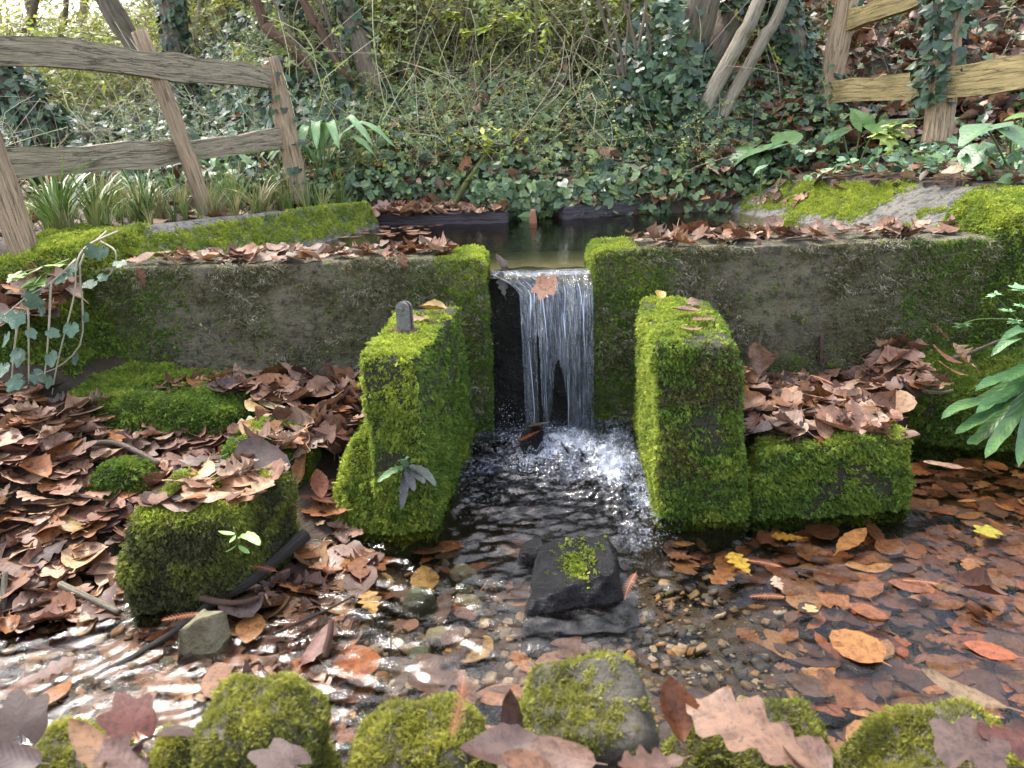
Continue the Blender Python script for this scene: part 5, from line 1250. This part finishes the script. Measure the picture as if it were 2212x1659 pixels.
# rusty strip on the right wall
Xr_, Fr_ = hexblock([PY(1770, 790, 2.275), PY(1777, 790, 2.275), PY(1777, 790, 2.29), PY(1770, 790, 2.29)], [PY(1772, 722, 2.275), PY(1780, 722, 2.275), PY(1780, 722, 2.29), PY(1772, 722, 2.29)], 5, .2, .001, 40, 2)
tag(obj('iron_bar', Xr_, Fr_, M_rust), 'short rusty iron strip upright on the right wall', 'iron bar')

# ================================================================== UNDERGROWTH
def hillpts(n, a0, a1, y0, y1, p=1.2):
    y = y0+(y1-y0)*rng.random(n)**p; a = rng.uniform(a0, a1, n); return a*y, y
IV = [[], [], [], []]
def addivy(x, y, size, cols, h, up=.35, jit=.45):
    n = len(x); P = np.c_[x, y, gzn(x, y)+h*rng.random(n)]; D = gnorm(x, y)*.5+np.array([0, -.35, up])+rng.normal(size=(n, 3))*jit
    IV[0].append(P); IV[1].append(eulers(frames(D, rng.random(n)*6.283))); IV[2].append(size*(.55+.9*rng.random(n))); IV[3].append(pal(cols, n, .3))
IVYL_ = [(.07, .115, .05), (.055, .095, .04), (.10, .15, .06), (.04, .07, .035), (.13, .18, .06)]
x, y = hillpts(10000, -.48, .42, 3.66, 4.5, 1.0); k = rng.random(len(x)) < ss(.32, .5, fbm(V3(x, y), 4.0, 61))+.25; addivy(x[k], y[k], .043, IVYL_, .12)
x, y = hillpts(6000, -.30, .40, 4.3, 7.0, 1.3); k = rng.random(len(x)) < ss(.30, .55, fbm(V3(x, y), 2.0, 6))+.2; addivy(x[k], y[k], .04, IVYL_+[(.12, .15, .05)], .12)
x, y = hillpts(14000, -.95, -.18, 4.0, 9.0, 1.6); addivy(x, y, .06, IVYC+IVYL_[:2], .14)
x, y = hillpts(4200, .3, 1.0, 3.8, 8.0, 1.3); k = rng.random(len(x)) < ss(.42, .62, fbm(V3(x, y), 2.4, 16))*.9+.05; addivy(x[k], y[k], .06, IVYL_, .10)
x = rng.uniform(.95, 3.2, 2600); y = rng.uniform(2.6, 4.3, 2600); k = (x > 1.86-.42*(y-2.4)) & (rng.random(2600) < ss(.3, .6, fbm(V3(x, y), 3, 26))+.15); addivy(x[k], y[k], .042, [(.10, .19, .09), (.13, .23, .08), (.08, .14, .08)], .10)
n = 2600; x = rng.uniform(.40, 1.38, n); y = 3.75+.75*rng.random(n); hgt = .42*np.exp(-((x/y-.20)/.06)**2)*1.3*ss(3.75, 4.2, y); IV[0].append(np.c_[x, y, gzn(x, y)+hgt*rng.random(n)**.6+.03]); IV[1].append(eulers(frames(np.array([0, -.6, .45])+rng.normal(size=(n, 3))*.4, rng.random(n)*6.28))); IV[2].append(.055*(.6+.8*rng.random(n))); IV[3].append(pal(IVYC+IVYL_[:2], n, .25))
x, y = hillpts(6500, -.80, -.17, 3.9, 6.2, 1.0); k = (y > 4.0) & (rng.random(len(x)) < ss(.3, .5, fbm(V3(x, y), 1.6, 81))+.15); addivy(x[k], y[k], .055, IVYC+IVYL_[:2], .22)
# ivy hanging over the far edge of the pond
n = 700; x = rng.uniform(-.15, 1.0, n); y = 3.6+.26*ss(.2, 1, x)-.03+.10*rng.random(n); IV[0].append(np.c_[x, y, .50+.16*rng.random(n)]); IV[1].append(eulers(frames(np.array([0, -.7, .5])+rng.normal(size=(n, 3))*.4, rng.random(n)*6.28))); IV[2].append(.05*(.6+.8*rng.random(n))); IV[3].append(pal(IVYL_, n, .25))
io = scatter('ivy_cover', 'ivy', np.vstack(IV[0]), np.vstack(IV[1]), np.concatenate(IV[2]), np.vstack(IV[3]), None, 'dark green ivy carpeting the bank and hillside behind the pond', 'ivy')
SH = [[], [], [], []]
def shoots(x, y, s, cols, lean=.35, h=0.0):
    n = len(x); P = np.c_[x, y, gzn(x, y)+h*rng.random(n)-.02]; D = np.array([0, -.15, .9])+rng.normal(size=(n, 3))*lean
    SH[0].append(P); SH[1].append(eulers(frames(D, rng.random(n)*6.283))); SH[2].append(s*(.5+.9*rng.random(n))); SH[3].append(pal(cols, n, .3))
YG = [(.34, .38, .06), (.26, .33, .06), (.42, .42, .06), (.19, .26, .06), (.30, .34, .12)]
GG = [(.15, .21, .07), (.20, .26, .09), (.26, .31, .08), (.13, .18, .08)]
x, y = hillpts(3200, -.24, .28, 3.85, 5.4, 1.0); shoots(x, y, .17, GG+YG[:2], .5)
x, y = hillpts(3000, -.28, .32, 4.7, 8.0, 1.2); shoots(x, y, .36, YG+GG, .45)
x, y = hillpts(500, -.2, .2, 4.8, 6.2, 1.2); shoots(x, y, .5, YG, .3)
x, y = hillpts(2600, -.85, -.22, 6.4, 12.0, 1.1); shoots(x, y, .62, YG+[(.40, .42, .08)], .4)
x, y = hillpts(800, -.8, -.15, 8.0, 15.0, 1.1); shoots(x, y, .85, [(.38, .40, .08), (.45, .44, .12), (.30, .34, .07)], .3)
x, y = hillpts(260, .3, .9, 4.2, 7.0, 1.2); shoots(x, y, .25, GG, .5)
x, y = hillpts(260, -.8, -.25, 4.6, 6.0, 1.2); shoots(x, y, .3, GG, .5)
x = rng.uniform(1.3, 3.0, 260); y = rng.uniform(2.7, 3.7, 260); k = x > 1.95-.42*(y-2.4); shoots(x[k], y[k], .09, [(.20, .30, .08), (.16, .26, .07)], .4)
scatter('undergrowth', 'sprig', np.vstack(SH[0]), np.vstack(SH[1]), np.concatenate(SH[2]), np.vstack(SH[3]), None, 'yellow green leafy shoots and brambles over the hillside', 'undergrowth')
def stemproto(s):
    r = np.random.default_rng(s); p = smooth_path([(0, 0, 0), (r.normal()*.06, r.normal()*.06, .4), (r.normal()*.14, r.normal()*.14, .75), (r.normal()*.26, r.normal()*.26, 1.0)], 8)
    v, f, uv = tube(p, np.linspace(.0045, .002, 8), 4, cap=False); return make_mesh('dry_stem', v, f, M_stemcol)
M_stemcol = m_inst('dry stem', .7, .3, 0)
proto('drystem', [stemproto(s) for s in range(6)])
x, y = hillpts(800, -.75, .35, 3.9, 8.0, 1.2); n = len(x)
scatter('dry_stems', 'drystem', np.c_[x, y, gzn(x, y)], eulers(frames(np.array([0, -.1, .8])+rng.normal(size=(n, 3))*.55, rng.random(n)*6.28)), (.25+.45*rng.random(n)), pal([(.42, .38, .25), (.34, .29, .19), (.26, .20, .14), (.40, .42, .22)], n, .2), None, 'pale thin dry stems and twigs standing on the hillside', 'dry stems')
GR = [[], [], []]
def grass(x, y, s): GR[0].append(np.c_[x, y, gzn(x, y)-.01]); GR[1].append(s*(.6+.8*rng.random(len(x)))); GR[2].append(pal([(.10, .16, .035), (.17, .19, .06), (.30, .26, .12), (.13, .18, .05)], len(x), .3))
x = rng.uniform(-2.4, -1.0, 150); y = rng.uniform(2.5, 3.3, 150); k = x < -1.33+.55*(y-2.4); grass(x[k], y[k], .16)
x = rng.uniform(-1.3, -.62, 90); y = rng.uniform(3.3, 4.0, 90); k = x < -.72+.2*(y-3.4); grass(x[k], y[k], .17)
GP_ = np.vstack(GR[0]); n = len(GP_); scatter('grass', 'grass', GP_, np.c_[np.zeros((n, 2)), rng.random(n)*6.28], np.concatenate(GR[1]), np.vstack(GR[2]), None, 'short green and straw coloured grass under the left fence', 'grass')

# ================================================================== SINGLE PLANTS
def place(o, col):
    o.color = (col[0], col[1], col[2], 1); return o
def frond(parent, path, w, col, seed, lab=None):
    """a strap leaf with a wavy edge along a path"""
    p = smooth_path(path, 15); r = np.random.default_rng(seed); T = np.gradient(p, axis=0); V = []; UV = []
    for i, c in enumerate(p):
        t = i/14; sd = np.cross(T[i], [0, -.3, 1]); sd /= np.linalg.norm(sd); up = np.cross(sd, T[i]); up /= np.linalg.norm(up)
        hw = w*(math.sin(math.pi*min(1, .08+t*.93))**.45)
        for s in (-1, -.5, 0, .5, 1):
            wv = math.sin(i*2.1+(0 if s > 0 else 1.7)+seed)*.22*abs(s)
            V.append(c+sd*s*hw*(1+.06*math.sin(i*2.3+s))+up*hw*(wv+.35*abs(s))); UV.append((s*.2, t*2.2))
    F = [[i*5+j, i*5+j+1, (i+1)*5+j+1, (i+1)*5+j] for i in range(14) for j in range(4)]
    o = obj('frond', V, F, M_green, parent, uv=UV)
    if lab: o['label'] = lab
    return place(o, col)
c0 = PY(2235, 770, 2.02)
fe = root('fern', c0, 'large hart\'s tongue fern with glossy wavy fronds at the right edge', 'fern')
for k, (pts, yb) in enumerate((([(2225, 800), (2140, 860), (2070, 880), (2033, 905)], 1.86), ([(2225, 815), (2150, 880), (2100, 915), (2062, 938)], 1.82), ([(2230, 800), (2180, 850), (2140, 870), (2108, 893)], 1.80), ([(2235, 810), (2190, 900), (2150, 955), (2128, 990)], 1.76), ([(2245, 820), (2225, 900), (2208, 960), (2200, 1010)], 1.74),
                       ([(2225, 790), (2180, 815), (2140, 825), (2106, 845)], 1.86), ([(2225, 770), (2200, 735), (2180, 735), (2140, 770)], 1.95), ([(2230, 760), (2215, 720), (2200, 715), (2160, 735)], 1.98), ([(2250, 780), (2230, 850), (2230, 930)], 1.78), ([(2230, 830), (2165, 900), (2110, 950), (2090, 960)], 1.88))):
    path = [PY(px, py, 2.02+(yb-2.02)*i/(len(pts)-1))+(0, 0, .0) for i, (px, py) in enumerate(pts)]
    frond(fe, [c0+(0, 0, -.02)]+path, .019, (.05, .115, .035) if k % 3 else (.08, .155, .05), k)
for lab, px, py, y, s, n in (('hart\'s tongue fern behind the end post of the left fence', 705, 415, 3.85, .34, 9), ('small hart\'s tongue fern behind the leaning post', 300, 395, 3.9, .22, 7), ('hart\'s tongue fern on the bank between the two left posts', 480, 400, 4.0, .22, 7)):
    b = PY(px, py, y); b[2] = gzn(b[0], b[1]); f_ = root('fern', b, lab, 'fern')
    for k in range(n):
        a = -2.9+2.6*k/(n-1)+rng.normal()*.15; d = np.array([math.cos(a), math.sin(a)*.7, 0]); L = s*(.7+.5*rng.random())
        frond(f_, [b, b+d*L*.25+(0, 0, L*.55), b+d*L*.6+(0, 0, L*.75), b+d*L*1.0+(0, 0, L*.45)], .022*s/.3, (.17, .28, .11), k)
def strap_plant(label, px, py, y, n, L, cols, w=.006, name='sedge', cat='sedge'):
    b = PY(px, py, y); b[2] = float(gzn(b[0], b[1])) if y > 2.5 else b[2]; r0 = root(name, b, label, cat)
    V = []; F = []; uv = []
    for k in range(n):
        a = rng.random()*6.283; d = np.array([math.cos(a), math.sin(a), 0]); l = L*(.55+.6*rng.random()); ln = .25+.8*rng.random(); sd = np.array([-d[1], d[0], 0]); q = len(V); p = b+d*.05*rng.random()
        for i in range(7):
            t = i/6; c = p+d*ln*l*t**1.8+np.array([0, 0, 1])*l*(t-.5*ln*t**2.6); ww = w*(1-t)**.5
            V += [c-sd*ww, c+sd*ww]; uv += [(0, t), (.1, t)]
        F += [[q+2*i, q+2*i+1, q+2*i+3, q+2*i+2] for i in range(6)]
    place(obj('blades', V, F, M_green, r0, uv=uv), cols); return r0
strap_plant('large clump of green sedge beside the near left post', 130, 500, 2.62, 70, .34, (.10, .17, .035))
strap_plant('small clump of green sedge left of the leaning post', 318, 470, 2.95, 34, .24, (.09, .16, .04))
strap_plant('pale dry grass tussock at the foot of the ivy grown post', 560, 430, 3.35, 40, .22, (.30, .26, .12))
strap_plant('green grass tuft near the wall end under the left fence', 215, 500, 2.75, 40, .26, (.15, .20, .05))
def arum(label, base, leaves, name='arum', cat='arum plant'):
    r0 = root(name, base, label, cat)
    for k, (tip, L, yaw, tilt, col) in enumerate(leaves):
        p = np.array(tip); sp = smooth_path([base, base*.5+p*.5+(0, .01, .02), p], 8); v, f, uv = tube(sp, .004, 5); obj('stalk', v, f, M_stem, r0, uv=uv)
        v, f, uv = polar_leaf([(0, .75), (22, .55), (-22, .55), (140, .42), (-140, .42), (75, .34), (-75, .34)], 34, -.35, .05, k, .35, 0, .25)
        R = np.array((Matrix.Rotation(math.radians(yaw), 3, 'Z') @ Matrix.Rotation(math.radians(tilt), 3, 'X')))
        o = obj('leaf_blade', (v*L)@R.T+p, f, M_green, r0, uv=uv); place(o, col)
    return r0
GA = (.075, .15, .055); GB = (.11, .20, .05)
def gpt(px, py, y):
    p = PY(px, py, y); p[2] = float(gzn(p[0], p[1])); return p
arum('arum with big arrow shaped leaves at the right edge above the pond', gpt(2180, 400, 2.9), [(PY(2130, 275, 2.85), .17, 110, -15, GA), (PY(2185, 285, 2.8), .16, 200, -25, GA), (PY(2190, 330, 2.85), .10, 60, -40, GB), (PY(2110, 330, 2.9), .13, 120, -35, GA), (PY(2215, 250, 2.95), .14, -100, 10, GB)])
arum('arum with two long leaves below the pale lichened stems', gpt(1650, 390, 3.85), [(PY(1620, 325, 3.8), .22, 115, -20, GA), (PY(1665, 320, 3.8), .22, 80, -15, (.08, .16, .08)), (PY(1700, 300, 3.85), .15, -30, 30, GB), (PY(1640, 345, 3.75), .12, 160, -35, GA)])
arum('arum in the leaf litter under the right fence rails', gpt(1850, 330, 3.7), [(PY(1862, 262, 3.7), .14, 20, 50, GB), (PY(1895, 270, 3.7), .15, 170, -20, GB), (PY(1950, 260, 3.65), .15, -70, 10, GA), (PY(1820, 285, 3.75), .15, 100, -20, GA)])
arum('arum with one pale mottled leaf at the top of the right pond edge', gpt(1772, 400, 3.45), [(PY(1785, 368, 3.42), .07, 90, -25, (.26, .38, .22)), (PY(1745, 385, 3.4), .04, -10, 40, GB)])
arum('arum seedling left of the pale mottled leaf', gpt(1655, 385, 3.62), [(PY(1645, 362, 3.6), .07, 90, -30, (.15, .26, .13)), (PY(1690, 372, 3.6), .08, -80, -30, (.13, .25, .12))])
def leafy(label, base, stems, size, col, kind='small', name='seedling', cat='seedling', stemmat=M_stem, r=.0022, every=5, tilt=.5, yawj=6.28):
    r0 = root(name, base, label, cat)
    for st_ in stems:
        sp = smooth_path(st_, 14); v, f, uv = tube(sp, np.linspace(r, r*.5, 14), 5); obj('stem', v, f, stemmat, r0, uv=uv)
        for k in range(3, 14, every):
            for sg in ((-1, 1) if kind != 'ivy' else (rng.choice([-1, 1]),)):
                p = sp[k]; L = size*(.7+.6*rng.random())
                if kind == 'ivy': v, f, uv = polar_leaf(IVYL, 26, .15, .04, k, .42, .35, -.12)
                elif kind == 'maple': v, f, uv = polar_leaf(MAPLE, 26, -.2, .04, k, .45, .3)
                elif kind == 'cut': v, f, uv = polar_leaf([(0, .6), (50, .55), (-50, .55), (105, .5), (-105, .5), (25, .42), (-25, .42)], 40, .1, .03, k, .75, .3)
                else: v, f, uv = strip_leaf(lambda t: max(.01, .2*math.sin(math.pi*t)**.7), 7, .2, .08, 0, 0, 0, k, 2); v = v+np.array([0, .5, 0])
                R = Matrix.Rotation(rng.random()*yawj, 3, 'Z') @ Matrix.Rotation((-.9 if kind == 'ivy' else -.3)+rng.normal()*tilt*.5+(1.7 if kind == 'ivy' else 0), 3, 'X')
                if kind == 'ivy': R = Matrix.Rotation(rng.normal()*.5, 3, 'Z') @ Matrix.Rotation(1.0+rng.normal()*.3, 3, 'X') @ Matrix.Rotation(math.pi+rng.normal()*.6, 3, 'Z')
                off = np.array([sg*L*.35, -.012-.01*rng.random(), -L*.1]) if kind == 'ivy' else 0
                o = obj('leaf_blade', (v*L)@np.array(R).T+p+off, f, M_green, r0, uv=uv); c = np.array(col)*(1+(rng.random()-.5)*.5); place(o, c)
    return r0
Y0 = 2.12
def ypath(*pts): return [PY(px, py, yy) for px, py, yy in pts]
leafy('trailing ivy with long bare runners over the left end of the wall', PY(170, 520, 2.25), [
    ypath((255, 500, 2.30), (190, 530, 2.18), (165, 570, 2.12), (160, 640, 2.08), (125, 780, 2.02), (105, 900, 2.0)), ypath((230, 500, 2.3), (175, 560, 2.14), (178, 650, 2.12), (175, 740, 2.1), (130, 790, 2.07), (80, 810, 2.02)),
    ypath((165, 560, 2.12), (110, 610, 2.05), (60, 640, 2.0), (0, 690, 1.98)), ypath((60, 640, 2.0), (62, 720, 1.98), (62, 830, 1.96)), ypath((40, 690, 1.98), (30, 760, 1.95), (25, 830, 1.93)), ypath((110, 610, 2.05), (105, 720, 2.0), (95, 830, 1.98)),
    ypath((215, 520, 2.25), (250, 545, 2.2), (240, 590, 2.2), (205, 610, 2.2))], .050, (.055, .105, .06), 'ivy', 'ivy_plant', 'ivy', M_vine, .0035, 3)
leafy('nettle like pale green sprig above the trailing ivy at the left edge', PY(60, 600, 2.12), [ypath((150, 560, 2.12), (110, 575, 2.08), (60, 585, 2.05), (20, 600, 2.05)), ypath((110, 580, 2.08), (80, 605, 2.04), (60, 615, 2.02))], .06, (.24, .33, .09), 'maple', 'sprig_plant', 'wild plant', M_stem, .0025, 4)
leafy('small herb with cut leaves hanging by the right wall end', PY(2210, 690, 2.1), [ypath((2212, 700, 2.1), (2180, 690, 2.08), (2110, 690, 2.06), (2070, 705, 2.05)), ypath((2200, 690, 2.1), (2160, 650, 2.08), (2150, 632, 2.06)), ypath((2212, 680, 2.1), (2200, 640, 2.06), (2205, 622, 2.05))], .05, (.16, .30, .13), 'cut', 'herb', 'herb', M_stem, .0015, 9)
leafy('young maple seedling with bright yellow green leaves under the right fence', gpt(1935, 320, 3.35), [[gpt(1935, 320, 3.35), PY(1930, 285, 3.33), PY(1925, 262, 3.32)], [PY(1932, 300, 3.34), PY(1955, 275, 3.3), PY(1965, 268, 3.28)], [PY(1932, 305, 3.34), PY(1905, 292, 3.3), PY(1895, 285, 3.28)]], .075, (.36, .44, .12), 'maple', every=4)
leafy('arching twig hung with yellow leaves in front of the ivy bank', gpt(985, 330, 3.95), [[gpt(985, 330, 3.95), PY(965, 300, 3.85), PY(1000, 278, 3.8), PY(1060, 276, 3.78), PY(1110, 282, 3.76), PY(1140, 295, 3.75)], [PY(1040, 277, 3.8), PY(1048, 300, 3.78), PY(1052, 330, 3.78)]], .05, (.42, .46, .07), 'small', 'twig_plant', 'shrub', M_twig, .003, 1)
leafy('shoot with bright yellow green leaves at the top of the hillside', gpt(1160, 250, 4.6), [[gpt(1158, 260, 4.6), PY(1150, 120, 4.5), PY(1140, 30, 4.4), PY(1120, -20, 4.3)], [PY(1150, 130, 4.5), PY(1170, 90, 4.4), PY(1180, 40, 4.4)]], .055, (.36, .44, .06), 'small', 'sapling', 'sapling', M_twig, .003, 1)
leafy('low maple spray with lime leaves at the top centre', gpt(1060, 200, 4.6), [[gpt(1060, 200, 4.6), PY(1000, 60, 4.2), PY(960, 20, 4.0)], [PY(1020, 80, 4.3), PY(1080, 40, 4.1), PY(1120, 30, 4.0)]], .09, (.34, .40, .07), 'maple', 'sapling', 'sapling', M_twig, .003, 3)
b = PY(515, 1190, 1.37)
leafy('seedling with two pale green leaves on the side of the big square stone', b, [[b, PY(512, 1165, 1.33), PY(505, 1140, 1.32)]], .03, (.22, .36, .10), 'small', every=6)
o_ = [o for o in bpy.data.objects if o.name.startswith('seedling')][-1]
fr0 = root('seedling', PY(520, 1165, 1.35), 'wavy pale green strap leaf growing from the big square stone', 'seedling')
frond(fr0, [PY(510, 1165, 1.37), PY(530, 1158, 1.33), PY(548, 1165, 1.31), PY(562, 1178, 1.30)], .0105, (.28, .42, .14), 3)
fp = root('fern', PY(880, 1010, 1.62), 'small drooping fern with dull dark fronds on the left pier foot', 'fern')
for k, (pts, c) in enumerate((([(875, 1010), (850, 1018), (815, 1042)], (.10, .17, .06)), ([(880, 1012), (875, 1050), (868, 1100)], (.06, .06, .055)), ([(882, 1010), (900, 1025), (918, 1045)], (.07, .075, .065)), ([(882, 1008), (915, 1020), (942, 1050)], (.06, .07, .05)), ([(880, 1008), (885, 1030), (895, 1062)], (.075, .07, .07)), ([(878, 1012), (870, 995), (882, 990)], (.10, .17, .08)))):
    frond(fp, [PY(px, py, 1.60-.03*i) for i, (px, py) in enumerate(pts)], .0105, c, k)
# reddish needle sprays
def needles(n=22):
    V, F, _ = tube(smooth_path([(0, 0, 0), (.03, .5, .02), (-.02, 1, 0)], 8), .008, 4); V = V.tolist()
    for k in range(n):
        t = .08+.9*k/n
        for sg in (-1, 1):
            L = .17*math.sin(math.pi*min(1, .15+t*.85))**.6; q = len(V); c = (.03*math.sin(math.pi*t), t, .01)
            V += [(c[0], c[1]-.008, c[2]), (c[0], c[1]+.008, c[2]), (c[0]+sg*L, c[1]+.09, c[2]+.03*math.sin(k*3))]; F.append([q, q+1, q+2])
    return np.array(V), F
nm_ = make_mesh('needle_spray', *needles(), M_needle, smooth=False)
for i, (px, py, z, yd, L, yaw, tilt, lab) in enumerate(((975, 1595, 0, .60, .07, -25, 55, 'orange needle spray propped on the broad near stone'), (1690, 1225, .006, 0, .09, 65, 0, 'red needle spray floating by the yellow oak leaf'), (1700, 1290, .006, 0, .09, 85, 0, 'red needle spray floating below the tiny pale oak leaf'), (2030, 1262, .006, 0, .085, 75, 0, 'red needle spray floating near the right edge of the stream'),
        (1375, 1235, .02, 0, .09, 150, -20, 'red needle spray lying down the right side of the black rock'), (745, 1230, .03, 0, .10, 80, 0, 'red needle spray on the wet drift left of the olive stone'), (600, 1235, .04, 0, .11, 70, 0, 'red needle spray beside the dark wet branch'), (440, 1325, .05, 0, .09, 120, 10, 'dry needle spray across the wet branch by the grey rock'),
        (395, 1515, 0, .85, .04, 25, 30, 'orange needle spray behind the near left stones'), (230, 940, .16, 0, .10, 95, 5, 'red needle spray on the left bank above the twig'), (1855, 900, .20, 0, .09, 200, -10, 'tan needle spray hanging off the leaf heap on the right'), (1800, 830, .21, 0, .09, 30, 5, 'tan needle spray on the leaf heap on the right'), (300, 1600, 0, .57, .06, 60, 15, 'orange needle spray on the near left stone'), (2050, 735, 0, 2.1, .11, 110, 40, 'red needle spray hanging by the right wall end'))):
    o = bpy.data.objects.new('needle_spray', nm_); COL.objects.link(o); p = PY(px, py, yd) if yd else PZ(px, py, z)
    o.location = p.tolist(); o.scale = (L*.82,)*3; o.rotation_euler = (math.radians(tilt), 0, math.radians(yaw)); tag(o, lab, 'needle spray')
